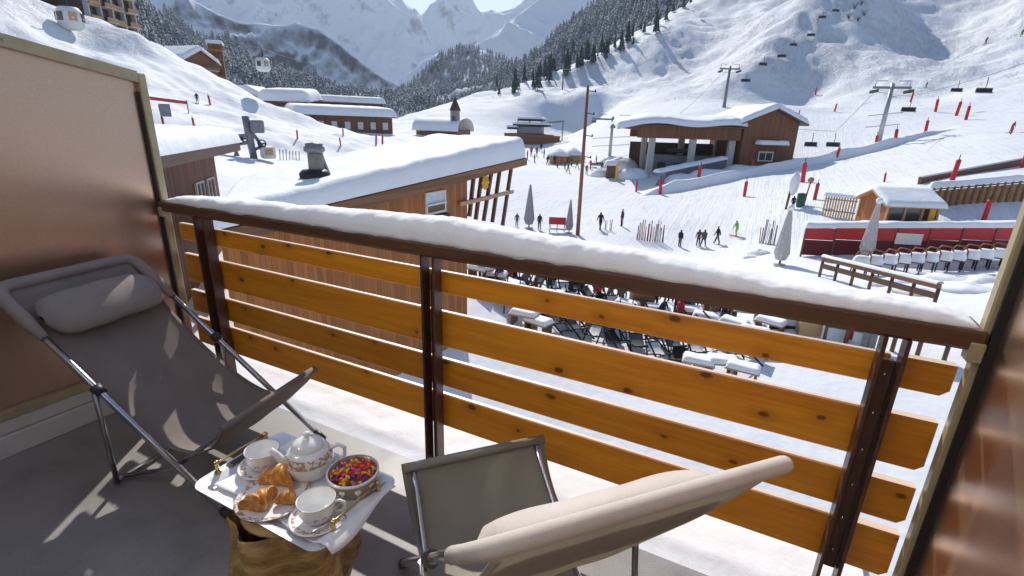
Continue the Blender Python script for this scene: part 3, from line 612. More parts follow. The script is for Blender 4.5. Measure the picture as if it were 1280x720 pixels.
def snow_slab(mb, x0, x1, y0, y1, zfn, th, r=None, nx=26, ny=16, amp=.06, seed=0.0, over=.0):
    r = r or th*.9; Lx, Ly = x1-x0, y1-y0
    def wp(u): return .5-.5*math.cos(PI*u) if True else u      # denser near the edges
    def fn(u, v):
        u = wp(u); v = wp(v); x = x0+u*Lx; y = y0+v*Ly
        ex = max(0, 1-min(x-x0, x1-x)/r); ey = max(0, 1-min(y-y0, y1-y)/r); e = min(1, math.hypot(ex, ey)); h = math.sqrt(max(0, 1-e**2.2))
        nz = amp*(float(fbm(x*1.1+seed, y*1.1, 3)))*h*2
        return (x, y, zfn(x, y)+th*h+nz)
    mb.grid(fn, nx, ny)
    def sk(u, v): return fn(u, v)
    return mb
def frame(pxL, tL, pxR, tR, pyL=158, pyR=158):
    a = att(pxL, pyL, tL); b = att(pxR, pyR, tR); d = Vector((b.x-a.x, b.y-a.y, 0)); return a, math.atan2(d.y, d.x), d.length, b
def px_m(px, t): return t/FPX*1.0      # metres per pixel near the image centre
def window(parent, x, z, w, h, y=0.0, sub=True, pane='pane', fr='trim_white', bars=1):
    mb = MB(); f = .07*max(w, .9)
    mb.box((x-w/2+f/2, y-.03, z+h/2), (f, .08, h)); mb.box((x+w/2-f/2, y-.03, z+h/2), (f, .08, h)); mb.box((x, y-.03, z+f/2), (w-2*f, .08, f)); mb.box((x, y-.03, z+h-f/2), (w-2*f, .08, f))
    for k in range(bars): mb.box((x-w/2+(k+1)*w/(bars+1), y-.03, z+h/2), (f*.7, .06, h-2*f))
    o = mb.build('window', fr, parent); mb = MB(); mb.box((x, y-.012, z+h/2), (w-2*f, .02, h-2*f)); mb.build('pane', pane, o); return o
# ---- 1 the orange chalet beyond the railing
A = att(262, 284, 13.0); B = att(649, 196, 25.0); d = Vector((B.x-A.x, B.y-A.y, 0)); L = d.length; rz = math.atan2(d.y, d.x)
ch = empty('orange_chalet', (A.x, A.y, A.z), rz, 'orange timber chalet with deep snow on its sloping roof and a slatted end', 'chalet')
def chx(px):   # local x where the column px meets the chalet wall line
    dd = ray(px, 250); a2 = Vector((math.cos(rz), math.sin(rz))); Mx = np.array([[dd[0], -a2.x],[dd[1], -a2.y]]); s_ = np.linalg.solve(Mx, np.array([A.x, A.y])); return float(s_[1]), float(s_[0]*math.hypot(dd[0],dd[1]))
dz = B.z-A.z; zr = lambda x: dz*x/L; Lw = chx(584)[0]; W = 4.6
wb = -9.0
mb = MB(); mb.prism([(.2,0,wb),(Lw,0,wb),(Lw,0,zr(Lw)-.12),(.2,0,zr(.2)-.12)], (0,W,0)); mb.v = [(x+4.6*(y+.5)/(W+.9)*(1-x/L) if y > 1 else x, y, z-(.5 if y > 1 and z > -6 else 0)) for (x,y,z) in mb.v]; mb.build('wall', 'siding_orange', ch)
mb = MB(); mb.hexa([(-.3,-.35,zr(-.3)-.14),(L,-.35,zr(L)-.14),(L,W+.4,zr(L)-.14),(-.3,W+.4,zr(-.3)-.14),(-.3,-.35,zr(-.3)+.02),(L,-.35,zr(L)+.02),(L,W+.4,zr(L)+.02),(-.3,W+.4,zr(-.3)+.02)]); SHR = 4.6; mb.v = [(x+SHR*(y+.5)/(W+.9)*(1-x/L), y, z) for (x,y,z) in mb.v]; rf = mb.build('roof', 'beam_wood', ch)
mb = MB(); mb.beam((-.3,-.38,zr(-.3)-.20),(L+.05,-.38,zr(L)-.20), .06, .34); mb.build('fascia_board', 'siding_h', rf)
mb = MB(); snow_slab(mb, -.4, L-.1, -.5, W+.4, lambda x,y: zr(x)+.03, .95, .34, 70, 34, .045, 2.0); mb.v = [(x+SHR*(y+.5)/(W+.9)*(1-x/L), y, zr(x)+.03+(z-zr(x)-.03)*(.5+.5*min(1,max(0,x/L)))) for (x,y,z) in mb.v]; mb.build('roof_snow', 'snow_roof', rf, kind='stuff')
# window with two tiers
wx = (Vector(att(543, 250, 21.6))-A).to_2d().length; 
x0_, t0_ = chx(531); x1_, t1_ = chx(556); zt_ = att(543, 239, (t0_+t1_)/2).z-A.z; zm_ = att(543, 267, (t0_+t1_)/2).z-A.z
wo = window(ch, (x0_+x1_)/2, zm_, x1_-x0_, zt_-zm_, 0, pane='pane_pale', bars=0)
mb = MB(); mb.box(((x0_+x1_)/2, -.07, zm_+(zt_-zm_)*.45), (x1_-x0_-.05, .10, .07)); mb.build('transom', 'trim_white', wo)
mb = MB(); mb.box(((x0_+x1_)/2, -.04, zm_+(zt_-zm_)*.22), (x1_-x0_-.16, .05, (zt_-zm_)*.34)); mb.build('lower_panel', 'beam_wood', wo)
mb = MB(); mb.box(((x0_+x1_)/2, -.1, zm_-.10), (x1_-x0_+.1, .2, .10)); mb.build('sill', 'black_metal', wo)
# slatted end under the roof overhang
for k,(pa, pb) in enumerate([((594,213),(588,262)),((604,211),(596,266)),((616,208),(606,268)),((626,206),(617,270)),((640,202),(630,275))]):
    xa, ta = chx(pa[0]); xb, tb = chx(pb[0]); mb = MB(); za = zr(xa)-.16; zb_ = att(pb[0], pb[1], tb).z-A.z; mb.beam((xa, .05, za), (xb, .05, zb_-.3), .14, .14); mb.build('slat_post', 'beam_wood', ch)
xa, ta = chx(572); xb, tb = chx(638); zz = att(605, 246, (ta+tb)/2).z-A.z; mb = MB(); mb.beam((xa, -.12, zz-.02), (xb, -.12, zz+.02), .12, .17, ch=.02); mb.build('cross_beam', 'pale_beam', ch)
xa, ta = chx(605); zz = att(605, 228, ta).z-A.z
mb = MB(); Mx = Matrix.Rotation(R(90), 4, 'X'); mb.lathe([(0,.04),(.16,.04),(.17,0),(.16,-.04),(0,-.04)], (xa, -.06, zz), 14, m=Mx)
for q in range(8): an = 2*PI*q/8; mb.blob((xa+.24*math.cos(an), -.06, zz+.24*math.sin(an)), (.10,.04,.10), 8, 5)
mb.build('flower_ornament', 'yellow_paint', ch)
mb = MB(); mb.box((xa-.4, -.05, zz-.75), (2.0, .06, .06)); mb.build('lower_rail', 'beam_wood', ch)
# chimney with cowl, ringed with a dark collar
xc, tc_ = chx(424); base = zr(xc)+.42; cy = .9
cw = empty('roof_chimney', (0,0,0), 0, 'dark grey chimney pipe with cowl poking out of the chalet roof snow', 'chimney'); cw.location = Vector((A.x, A.y, A.z+base)) + Matrix.Rotation(rz, 3, 'Z') @ Vector((xc, cy, 0)); cw.rotation_euler = (0,0,rz)
mb = MB(); mb.lathe([(.36,-.3),(.42,0),(.44,.22),(.34,.32),(.22,.34)], n=16); mb.build('collar', 'black_metal', cw)
mb = MB(); mb.box((.08,0,.55), (.34,.34,.5), ch=.03); mb.beam((.25,0,.85),(.55,0,.1), .10, .06); mb.build('pipe', 'grey_stone', cw)
mb = MB(); mb.lathe([(.22,.80),(.30,.86),(.30,.96),(.24,.99),(.26,1.06),(.0,1.10)], (.06,0,0), 14); mb.build('cowl', 'machine_grey', cw)

def flat_building(name, label, pxL, tL, pxR, tR, py_eave, wall_h, depth, snow, wall, over=.5, cat='building', tilt=0.0, wins=0, winm='pane', eave_th=.25, group=None, drop=3.0, nsn=(34,18)):
    a, rz, L, b = frame(pxL, tL, pxR, tR, py_eave, py_eave); e = empty(name, (a.x, a.y, a.z-wall_h), rz, label, cat, group)
    mb = MB(); mb.box((L/2, depth/2, wall_h/2-drop/2), (L, depth, wall_h+drop-.02)); mb.build('wall', wall, e)
    mb = MB(); z0 = wall_h; mb.hexa([(-over,-over,z0),(L+over,-over,z0),(L+over,depth+over,z0+tilt),(-over,depth+over,z0+tilt),(-over,-over,z0+eave_th),(L+over,-over,z0+eave_th),(L+over,depth+over,z0+eave_th+tilt),(-over,depth+over,z0+eave_th+tilt)]); r = mb.build('roof', 'beam_wood', e)
    mb = MB(); snow_slab(mb, -over-.1, L+over+.1, -over-.12, depth+over, lambda x,y: z0+eave_th+.01+tilt*(y+over)/(depth+2*over), snow, snow*.8, nsn[0], nsn[1], .05, tL); mb.build('roof_snow', 'snow_roof', r, kind='stuff')
    for k in range(wins): window(e, L*(k+.6)/(wins+.2), wall_h*.30, min(1.4, L/wins*.55), wall_h*.42, 0, pane=winm)
    return e, L
def gable(name, label, pxL, tL, pxR, tR, py_eave, wall_h, depth, rise, snow, wall, over=.7, cat='building', wins=((.3,.25,1.2,1.2),(.65,.25,1.2,1.2)), front=True, group=None, drop=4.0, balc=0):
    # front wall is the gable end; ridge runs away from the viewer
    a, rz, L, b = frame(pxL, tL, pxR, tR, py_eave, py_eave); e = empty(name, (a.x, a.y, a.z-wall_h), rz, label, cat, group); hx = L/2
    mb = MB(); mb.prism([(0,0,-drop),(L,0,-drop),(L,0,wall_h),(hx,0,wall_h+rise),(0,0,wall_h)], (0,depth,0)); mb.build('wall', wall, e)
    for s in (-1, 1):
        ang = math.atan2(rise, hx); xo = -over; ze = wall_h-over*rise/hx
        def P(x, y, dz_): xx = x if s < 0 else L-x; return (xx, y, ze+(x+over)*rise/hx+dz_)
        mb = MB(); mb.hexa([P(-over,-over,.02),P(hx,-over,.02),P(hx,depth+over,.02),P(-over,depth+over,.02),P(-over,-over,.22),P(hx,-over,.22),P(hx,depth+over,.22),P(-over,depth+over,.22)]); r = mb.build('roof', 'beam_wood', e)
        mb = MB(); snow_slab(mb, -over-.12, hx+snow*.35, -over-.15, depth+over, lambda x,y: ze+(x+over)*rise/hx+.23, snow, snow*.7, 18, 20, .05, tL+s)
        if s > 0: mb.v = [(L-x, y, z) for (x,y,z) in mb.v]
        mb.build('roof_snow', 'snow_roof', r, kind='stuff')
        mb = MB(); mb.beam(P(-over,-over-.03,.12), P(hx,-over-.03,.12), .05, .24); mb.build('barge_board', 'trim_white' if 'white' in label else 'beam_wood', r)
    for (fx, fz, w_, h_) in wins: window(e, L*fx, fz*wall_h, w_, h_)
    for k in range(balc):
        zb = wall_h*(k+.55)/(balc+.3); mb = MB(); mb.box((L/2, -.6, zb), (L*.96, 1.2, .16)); bo = mb.build('balcony', 'slab_pale', e); mb = MB(); mb.box((L/2, -1.17, zb+.55), (L*.96, .06, .8)); mb.build('balustrade', 'siding_h', bo)
    return e, L
# ---- 2 brown house at the end of the partition
e, L = flat_building('brown_house', 'dark brown timber house with a thick snow slab roof, beside the partition edge', 150, 15.5, 270, 23.0, 212, 5.5, 7.5, .55, 'siding_brown', .8, 'house', .25, 0, eave_th=.32)
for k, fx in enumerate((.70,.86)): window(e, L*fx, 3.4, .9, 1.2, 0, pane='pane')
mb = MB(); mb.box((L*.76, -.5, 2.9), (L*.42, 1.0, .12)); bo = mb.build('balcony', 'siding_h', e); mb = MB(); mb.box((L*.76, -1.0, 3.3), (L*.42, .06, .75)); mb.build('balustrade', 'siding_brown', bo)
mb = MB(); mb.box((L*.80, -.06, 3.0), (.55,.06,.9)); mb.build('shutter', plain('shutter_green', (.10,.16,.08), .6), e)
# ---- low buildings under snow at the foot of the left slope
flat_building('long_lodge', 'long low brown lodge with a thick even snow roof and a row of windows', 372, 140, 490, 146, 144, 4.3, 12, 2.2, 'siding_brown', 1.2, 'lodge', .8, 7, 'pane_pale')
flat_building('snowy_annex', 'low building whose snow roof shows behind the long lodge', 388, 172, 478, 176, 127, 3.0, 10, 1.8, 'siding_dark', 1.0, 'building', .6, 3)
flat_building('snowy_pavilion', 'pavilion buried under a deep snow mound beside the long lodge', 326, 158, 382, 154, 127, 3.5, 12, 3.0, 'siding_brown', 1.0, 'building', 1.2, 3)
gable('small_chalet', 'small timber chalet with open gable half hidden by the left slope', 292, 172, 326, 168, 122, 4.0, 9, 2.0, 1.5, 'siding_brown', 1.0, 'chalet', ((.5,.3,1.4,1.6),))
flat_building('flat_shed', 'small snow covered shed above the left slope crest', 284, 196, 312, 194, 112, 3.0, 8, 1.2, 'siding_dark', .6, 'shed', .3, 1)
# ---- barrel roofed house and its bell turret
a, rz, L, b = frame(520, 150, 571, 144, 158, 158); e = empty('barrel_house', (a.x, a.y, a.z-4.2), rz, 'small brown house with a rounded snow roof in the valley mouth', 'house')
mb = MB(); mb.box((L/2, 4.5, .9), (L, 9, 5.6)); mb.build('wall', 'siding_brown', e)
def barrel(u, v): an = PI*u; return (-.8+v*(L+1.6), 4.5-5.4*math.cos(an), 3.2+3.6*math.sin(an)**.8)
mb = MB(); mb.grid(barrel, 16, 12); mb.build('roof_snow', 'snow_roof', e, kind='stuff')
for k in range(3): window(e, L*(.25+.25*k), .6, 1.2, 1.4, 0)
a = att(569, 163, 146); e = empty('bell_turret', (a.x, a.y, a.z-1), .2, 'slim square turret with a pointed cap beside the barrel roofed house', 'turret')
mb = MB(); mb.box((0,0,2.6), (2.0,2.0,7.2)); mb.build('shaft', 'grey_stone', e); mb = MB(); mb.lathe([(1.7,6.2),(1.2,7.4),(.25,9.3),(.06,10.6),(0,10.7)], n=4); mb.build('cap', 'siding_dark', e); mb = MB(); mb.box((0,-1.03,4.2), (1.0,.1,1.3)); mb.build('window', 'pane', e)
# ---- condominium block on the left ridge
def condo(name, label, pxL, tL, pxR, tR, py_base, floors, bays, depth):
    a, rz, L, b = frame(pxL, tL, pxR, tR, py_base, py_base); e = empty(name, (a.x, a.y, a.z-3), rz, label, 'apartment block'); fh = 2.9; Ht = floors*fh+3
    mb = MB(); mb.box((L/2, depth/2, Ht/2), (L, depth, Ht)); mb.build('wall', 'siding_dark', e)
    bw = L/bays
    for f in range(floors):
        z = 3+f*fh
        for k in range(bays):
            st = (k % 2)*.8; mb = MB(); mb.box((bw*(k+.5), -.75-st/2, z), (bw*.92, 1.5+st, .2)); bo = mb.build('balcony', 'slab_pale', e)
            mb = MB(); mb.box((bw*(k+.5), -1.5-st+.06, z+.55), (bw*.92, .08, .72)); mb.build('balustrade', 'pale_beam', bo)
            mb = MB(); mb.box((bw*(k+.5), -.03, z+1.2), (bw*.55, .08, 1.9)); mb.build('window', 'pane', e)
    for k in range(bays+1): mb = MB(); mb.box((bw*k, -.6, Ht/2+.5), (.35, 1.2, Ht-1)); mb.build('fin_wall', 'concrete', e)
    mb = MB(); snow_slab(mb, -.6, L+.6, -1.6, depth+.6, lambda x,y: Ht, 1.0, .8, 20, 12, .05); mb.build('roof_snow', 'snow_roof', e, kind='stuff')
condo('apartment_block', 'brown apartment block with stacked timber balconies on the ridge', 112, 152, 168, 160, 42, 6, 4, 14)
condo('apartment_block', 'dark apartment block higher up behind the stacked balconies block', 30, 158, 108, 168, 14, 5, 5, 12)
gable('ridge_chalet', 'tall brown chalet with white edged snow gables above the slope crest', 228, 190, 270, 198, 74, 10.0, 13, 3.2, 1.3, 'siding_brown', .9, 'chalet', ((.3,.2,1.4,1.6),(.7,.2,1.4,1.6),(.3,.6,1.4,1.6),(.7,.6,1.4,1.6)), balc=3)
# side balconies of the ridge chalet
a = att(274, 98, 204); e = empty('stair_wing', (a.x, a.y, a.z-1), .9, 'stack of timber balconies on the wing beside the ridge chalet', 'building')
mb = MB(); mb.box((0,2,5.5), (4,4,12)); mb.build('wall', 'siding_brown', e)
for f in range(4): mb = MB(); mb.box((0,-.7,1.6+2.6*f), (4.2,1.4,.9)); mb.build('balcony', 'siding_h', e)
mb = MB(); snow_slab(mb, -2.6, 2.6, -1.2, 4.6, lambda x,y: 11.5, 1.0, .7, 12, 10); mb.build('roof_snow', 'snow_roof', e, kind='stuff')
# ---- far lift terminal (centre)
a, rz, L, b = frame(634, 186, 694, 182, 172, 172); e = empty('valley_lift_terminal', (a.x, a.y, gz((a.x+b.x)/2, (a.y+b.y)/2)-.4), rz, 'dark lift terminal with layered snowy canopies on a timber deck, far across the piste', 'lift station')
base_z = e.location.z; zf = lambda py, px=664: att(px, py, 184).z-base_z
mb = MB(); mb.hexa([(0,0,-1),(L*1.04,0,-1),(L,7,-1),(0,7,-1),(-1,-1,zf(167)),(L*1.12,-1,zf(169)),(L,7,zf(167)),(-1,7,zf(167))]); mb.build('deck', 'siding_h', e)
mb = MB(); mb.box((L*.45,3,(zf(167)+zf(156))/2), (L*.5,5,zf(156)-zf(167))); mb.build('cabin', 'machine_grey', e)
for (x0, x1, p0, nm) in ((.12,.85,157,'canopy'),(.22,.72,150,'canopy'),(.0,.22,161,'canopy')):
    mb = MB(); mb.box(((x0+x1)/2*L, 2.5, zf(p0)), ((x1-x0)*L, 7, .7), ch=.25); o = mb.build(nm, 'black_metal', e); mb = MB(); snow_slab(mb, x0*L-.2, x1*L+.2, -1.2, 6.2, lambda x,y: zf(p0)+.36, .7, .5, 16, 10, .05, x0); mb.build('canopy_snow', 'snow_roof', o, kind='stuff')
for fx in (.2,.45,.7): mb = MB(); mb.tube([(L*fx,1,zf(168)),(L*fx,1,zf(150))], .25, 6); mb.build('column', 'steel_pale', e)
mb = MB(); mb.beam((L*.7,2,zf(154)),(L*1.15,2,zf(150)), .5,.6); mb.tube([(L*1.12,2,zf(150)),(L*1.12,2,zf(176))], .2, 6); mb.build('cable_arm', 'machine_grey', e)
# ---- straw coloured huts and the crowd's kiosk on the plaza
for k,(px, py, t, w_, lab) in enumerate(((698,204,120,5.0,'straw coloured round hut with snow cap on the open piste'),(716,203,118,4.4,'second straw coloured hut, right against the tall wooden pole'))):
    g = ground_at(px, py) or stand(px, t); e = empty('straw_hut', g, .3*k, lab, 'hut')
    mb = MB()
    for q in range(12): an = 2*PI*q/12; mb.box((w_*.42*math.cos(an), w_*.42*math.sin(an), .9), (w_*.24,.25,2.0), an+PI/2)
    mb.build('wall', 'thatch', e); mb = MB(); mb.lathe([(w_*.56,1.7),(w_*.5,2.0),(w_*.22,2.9),(.2,3.3),(0,3.35)], n=14); mb.build('roof', 'thatch', e); mb = MB(); mb.lathe([(w_*.60,1.82),(w_*.58,2.05),(w_*.40,2.7),(w_*.15,3.35),(0,3.6)], n=14); mb.build('roof_snow', 'snow_roof', e, kind='stuff')
# ---- the big lift station on the right: open hall + gabled engine house
a, rz, L, b = frame(800, 97, 925, 101, 162, 165); gzb = min(gz(a.x, a.y), gz(b.x, b.y)); e = empty('lift_station', (a.x, a.y, gzb-.3), rz, 'open timber lift station hall on pale columns with a wavy snow roof', 'lift station')
zf = lambda py, px=860: att(px, py, 98).z-(gzb-.3)
z_f0, z_f1 = zf(174), zf(158); dep = 11
mb = MB(); mb.box((L/2, .2, (z_f0+z_f1)/2), (L+.6, .5, z_f1-z_f0)); mb.build('fascia', 'siding_brown', e)
mb = MB(); mb.box((L/2, dep, (z_f0+z_f1)/2), (L+.6, .5, z_f1-z_f0)); mb.build('fascia', 'siding_brown', e)
mb = MB(); mb.prism([(-.3,.0,z_f1),(-.3,.0,z_f1-.8),(-3.6,1.5,z_f1-.55),(-3.6,1.5,z_f1-.1)], (0,dep-1.5,0)); mb.build('canopy_nose', 'beam_wood', e)
def ridge_z(x, y): k = min(1, max(0, (x+4)/(L+4))); return z_f1+.15+1.0*math.sin(PI*min(1,max(0,(y+1)/(dep+2))))*.8 - .6*max(0, -x)/4
mb = MB(); mb.grid(lambda u,v: ((-4.2+u*(L+5)), -1.2+v*(dep+2.4), ridge_z(-4.2+u*(L+5), -1.2+v*(dep+2.4))-.02), 20, 12); r = mb.build('roof', 'beam_wood', e); s_ = r.modifiers.new('t', 'SOLIDIFY'); s_.thickness = .3; s_.offset = -1
mb = MB(); snow_slab(mb, -4.4, L+1.0, -1.4, dep+1.2, lambda x,y: ridge_z(x,y)+.0+.25*math.sin(x*.5), 1.1, .8, 40, 18, .12, 5.); mb.build('roof_snow', 'snow_roof', r, kind='stuff')
for px_ in (818, 870, 919):
    fx = (px_-800)/125*L
    for yy in (.9, dep-1): mb = MB(); mb.box((fx, yy, z_f0/2-.8), (1.1, 1.1, z_f0+1.6), ch=.05); mb.build('column', 'concrete', e)
mb = MB(); mb.box((L*.55, 6.5, 2.0), (L*.8, 5.5, 4.0)); mb.build('machine_hall', 'machine_grey', e)
for k in range(4): mb = MB(); mb.box((L*(.28+.17*k), 2.18, 2.1), (1.5,.1,1.5)); mb.build('window', 'pane', e)
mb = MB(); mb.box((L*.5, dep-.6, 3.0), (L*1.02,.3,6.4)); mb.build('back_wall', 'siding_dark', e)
mb = MB(); mb.tube([(L*.5,4.5,4.6),(L*.5,4.5,5.2)], 2.6, 20); mb.build('bull_wheel', 'black_metal', e)
for k in range(3): mb = MB(); mb.beam((L*(.1+.35*k),1,z_f0+.2),(L*(.1+.35*k)+1.5,dep-1,z_f0+.2), .3,.5); mb.build('roof_beam', 'beam_wood', e)
e2, L2 = gable('engine_house', 'tall brown timber engine house with snow gable beside the lift station hall', 932, 101, 1000, 106, 152, zf(152)-0.0, 13, 2.1, .95, 'siding_brown', 1.1, 'house', ((.48,.34,2.8,1.7),))
WH = zf(152)
mb = MB(); mb.box((L2*.5, -1.0, WH*.62), (L2*.52, 2.0, .14)); aw = mb.build('awning', 'beam_wood', e2); mb = MB(); snow_slab(mb, L2*.22, L2*.78, -2.1, 0, lambda x,y: WH*.62+.08, .75, .4, 14, 8); mb.build('awning_snow', 'snow_roof', aw, kind='stuff')
# ================================================================== THINGS ON THE SNOW
FPM = FPX
def G(px, py, t=None):
    p = ground_at(px, py)
    return p if p is not None else stand(px, t or 150)
def tdist(p): return math.hypot(p.x, p.y)
def scale_at(p): return (Vector(p)-Vector(CAM)).dot(Vector(FW))/FPX       # metres per pixel at a point
# ---- the tall wooden pole
g = G(722, 294); s = scale_at(g); hgt = 0.0
top = att(735, 107, tdist(g)); hgt = top.z-g.z
e = empty('wooden_pole', g, 0, 'tall reddish brown wooden pole with short brackets standing on the plaza', 'pole')
lean = Vector((top.x-g.x, top.y-g.y, 0))
mb = MB(); mb.tube([(0,0,-.4), lean*.5+Vector((0,0,hgt*.5)), lean+Vector((0,0,hgt))], [.24,.20,.14], 10); mb.build('shaft', 'red_beam', e)
for k in range(4): zz = hgt*(.97-.14*k); mb = MB(); mb.tube([lean*(zz/hgt)+Vector((0,0,zz)), lean*(zz/hgt)+Vector((.75,.2,zz-.12))], .05, 6); mb.blob(lean*(zz/hgt)+Vector((.8,.2,zz-.06)), (.09,.09,.16), 7, 5); mb.build('bracket', 'black_metal', e)
# ---- red padded piste markers: every one a thing
def marker_proto(kind):
    e = empty('piste_marker', (0,0,0), 0, 'x', 'marker', 'red piste markers'); mb = MB()
    mb.lathe([(.02,-.3),(.17,-.3),(.19,.1),(.19,1.75),(.15,1.85),(0,1.87)], n=10); mb.build('pad', 'red_pad', e); mb = MB(); mb.tube([(0,0,1.8),(0,0,2.3)], .035, 6); mb.build('pole', 'black_metal', e); return e
mk = marker_proto(0); first = True
MK = [ # pixel of the foot, height in px, label
 (930,246,20,'red piste marker alone on the open lower piste below the station'),(872,228,22,'red piste marker at the end of the grey drift wall'),(825,243,20,'red piste marker in front of the curved grey wall'),(795,240,14,'short red piste marker beside the red bench booth'),
 (940,213,14,'red piste marker by the parked snow heap at the engine house'),(1003,228,26,'red piste marker in the gap left of the snow topped stick'),(1018,250,22,'red piste marker behind the green bin'),(1045,200,16,'red piste marker on the blue shaded bank'),
 (1094,187,18,'red piste marker at the foot of the lattice lift pylon'),(1118,181,20,'red piste marker just uphill of the lattice pylon'),(1156,168,18,'red piste marker on the bend of the groomed track'),(1169,140,16,'red piste marker under the hanging chairs'),
 (1195,145,18,'upper of two close red markers at the berm'),(1207,150,18,'lower of two close red markers at the berm'),(1043,140,10,'red piste marker above the engine house roof'),(998,146,8,'small red marker touching the engine house gable'),(1019,119,9,'small red marker at the toe of the shaded rib'),
 (1105,228,12,'red piste marker above the kiosk roof'),(1190,226,28,'tall red piste marker near the long dark drainage edge'),(1229,278,30,'tall red piste marker beside the timber footbridge'),(1278,210,26,'red piste marker at the upper end of the drainage edge'),(1138,128,12,'red piste marker below a hanging chair'),
 (243,160,13,'red marker on the left slope, alone below the track'),(263,132,12,'red marker at the left slope crest beside a skier'),(205,160,12,'red marker at the foot of the black sign post'),(372,174,11,'red marker uphill of the roof chimney'),(429,170,9,'red marker before the long lodge windows'),(426,182,10,'red marker leaning before the long lodge'),
 (470,181,12,'red marker beside its twin at the lodge corner'),(478,182,12,'twin red marker at the lodge corner'),(1263,168,9,'small red marker beside the skier on the groomed track')]
for (px, py, hp, lab) in MK:
    p = G(px, py); sc = hp*scale_at(p)/2.0; sc = max(.55, min(1.9, sc))
    if first: mk.location = p; mk.scale = (sc,)*3; mk['label'] = lab; first = False
    else: o = dup(mk, p, random.uniform(0,6), lab, scale=sc); o.rotation_euler = (random.uniform(-.08,.08), random.uniform(-.08,.08), 0)
# black sign post on the left slope with a red barrier tape
p = G(205, 160); e = empty('slope_sign', p, azim(205)*-1, 'dark sign box on a post above the brown house', 'sign'); s = scale_at(p)
mb = MB(); mb.tube([(0,0,-.2),(-.1,0,27*s)], .06, 6); mb.build('post', 'black_metal', e); mb = MB(); mb.box((.35,0,21*s), (.9,.2,15*s), ch=.03); mb.build('sign_box', 'machine_grey', e)
p2, q2 = G(182, 138), G(236, 142); mb = MB(); mb.beam(p2+Vector((0,0,1.2)), q2+Vector((0,0,1.2)), .04, .35); e = empty('barrier_tape', p2, 0, 'red barrier strip stretched across the left slope', 'barrier'); o = mb.build('strip', 'red_paint', e); o.matrix_parent_inverse = Matrix.Translation(-p2)
for q in (p2, q2): mb = MB(); mb.tube([q+Vector((0,0,-.2)), q+Vector((0,0,1.5))], .05, 6); o = mb.build('stake', 'black_metal', e); o.matrix_parent_inverse = Matrix.Translation(-p2)
# ---- grey drag lift machinery behind the brown house
p = G(318, 198); s = scale_at(p); e = empty('drag_lift', p, azim(318)*-1+.1, 'grey drag lift drive with mast, wheels and boom behind the brown house', 'lift machine')
def sp(dx, dy): return Vector((dx*s, 0, dy*s))
mb = MB(); mb.tube([sp(0,-4), sp(-3,32), sp(-4,50)], .28, 8); mb.build('mast', 'machine_grey', e)
mb = MB(); mb.box(sp(7,38), (15*s, 1.4, 15*s), ch=.1); mb.build('motor_housing', 'machine_grey', e)
mb = MB(); mb.beam(sp(-48,22), sp(4,27), .35, .45); mb.beam(sp(-40,14), sp(0,20), .25, .3); mb.build('boom', 'machine_grey', e)
for (dx, dy, r_) in ((-46,25,6),(-30,20,4.5),(-14,22,4.5),(10,18,5)):
    mb = MB(); Mx = Matrix.Rotation(R(90), 4, 'X'); mb.lathe([(r_*s*.75,-.12),(r_*s,-.12),(r_*s,.12),(r_*s*.75,.12),(r_*s*.75,-.12)], sp(dx,dy)+Vector((0,-.3,0)), 16, m=Mx, ring=True); mb.beam(sp(dx-r_*.7,dy)+Vector((0,-.3,0)), sp(dx+r_*.7,dy)+Vector((0,-.3,0)), .1, .1); mb.build('wheel', 'black_metal', e)
for (a0, b0) in (((-40,22),(-38,-2)),((-22,18),(-16,-2)),((-16,18),(-22,-2)),((2,30),(16,4)),((-3,8),(12,16))): mb = MB(); mb.tube([sp(*a0), sp(*b0)], .13, 6); mb.build('brace', 'machine_grey', e)
mb = MB(); mb.box(sp(16,7), (16*s, 1.6, 14*s), ch=.1); mb.build('drive_cabin', 'trim_white', e); mb = MB(); mb.box(sp(16,8)+Vector((0,-.85,0)), (9*s, .1, 7*s)); mb.build('cabin_window', 'pale_beam', e)
for k in range(7): dx = 32+k*4; p2 = G(318+dx, 200); mb = MB(); mb.tube([(0,0,-.2),(.1,0,random.uniform(10,16)*s)], .05, 5); mb.build('spare_bar', 'steel_pale', None, p2, label='thin upright steel bar planted in snow beside the drag lift', cat='bar', group='steel bars by the drag lift')
# ---- lift pylons, chairs and cables
def pylon(px, py_foot, py_top, label, arm_px, name='lift_pylon', lattice=False, t=None):
    p = G(px, py_foot, t); s = scale_at(p); h = (py_foot-py_top)*s*1.03; e = empty(name, p, azim(px)*-1*.9+.3, label, 'pylon', None)
    mb = MB(); mb.tube([(0,0,-.6),(0,0,h)], [.36*h/10+.1,.22*h/10+.08], 10); mb.build('mast', 'steel_pale' if lattice else 'machine_grey', e)
    w_ = arm_px*s/2; mb = MB(); mb.beam((-w_,0,h*.93),(w_,0,h*.93), .3, .4); mb.build('crossarm', 'machine_grey', e)
    for sx in (-1,1):
        mb = MB(); mb.beam((sx*w_*.9,-2.0,h*.88),(sx*w_*.9,2.0,h*.88), .18,.25)
        for q in range(6): mb.lathe([(.22,-.08),(.22,.08)], (sx*w_*.9, -1.8+q*.72, h*.88-.2), 8, m=Matrix.Rotation(R(90),4,'Y'))
        mb.build('sheave_train', 'black_metal', e)
        mb = MB(); mb.tube([(sx*w_*.9,0,h*.93),(sx*w_*.9,0,h*1.04),(sx*w_*.3,0,h*1.04)], .07, 5); mb.build('hoist_frame', 'machine_grey', e)
    if lattice:
        for q in range(2): mb = MB(); mb.beam((-w_*.9,0,h*(.45-.2*q)),(w_*.9,0,h*(.52-.2*q)), .12,.14); mb.build('work_platform', 'steel_pale', e)
    return p, h, w_
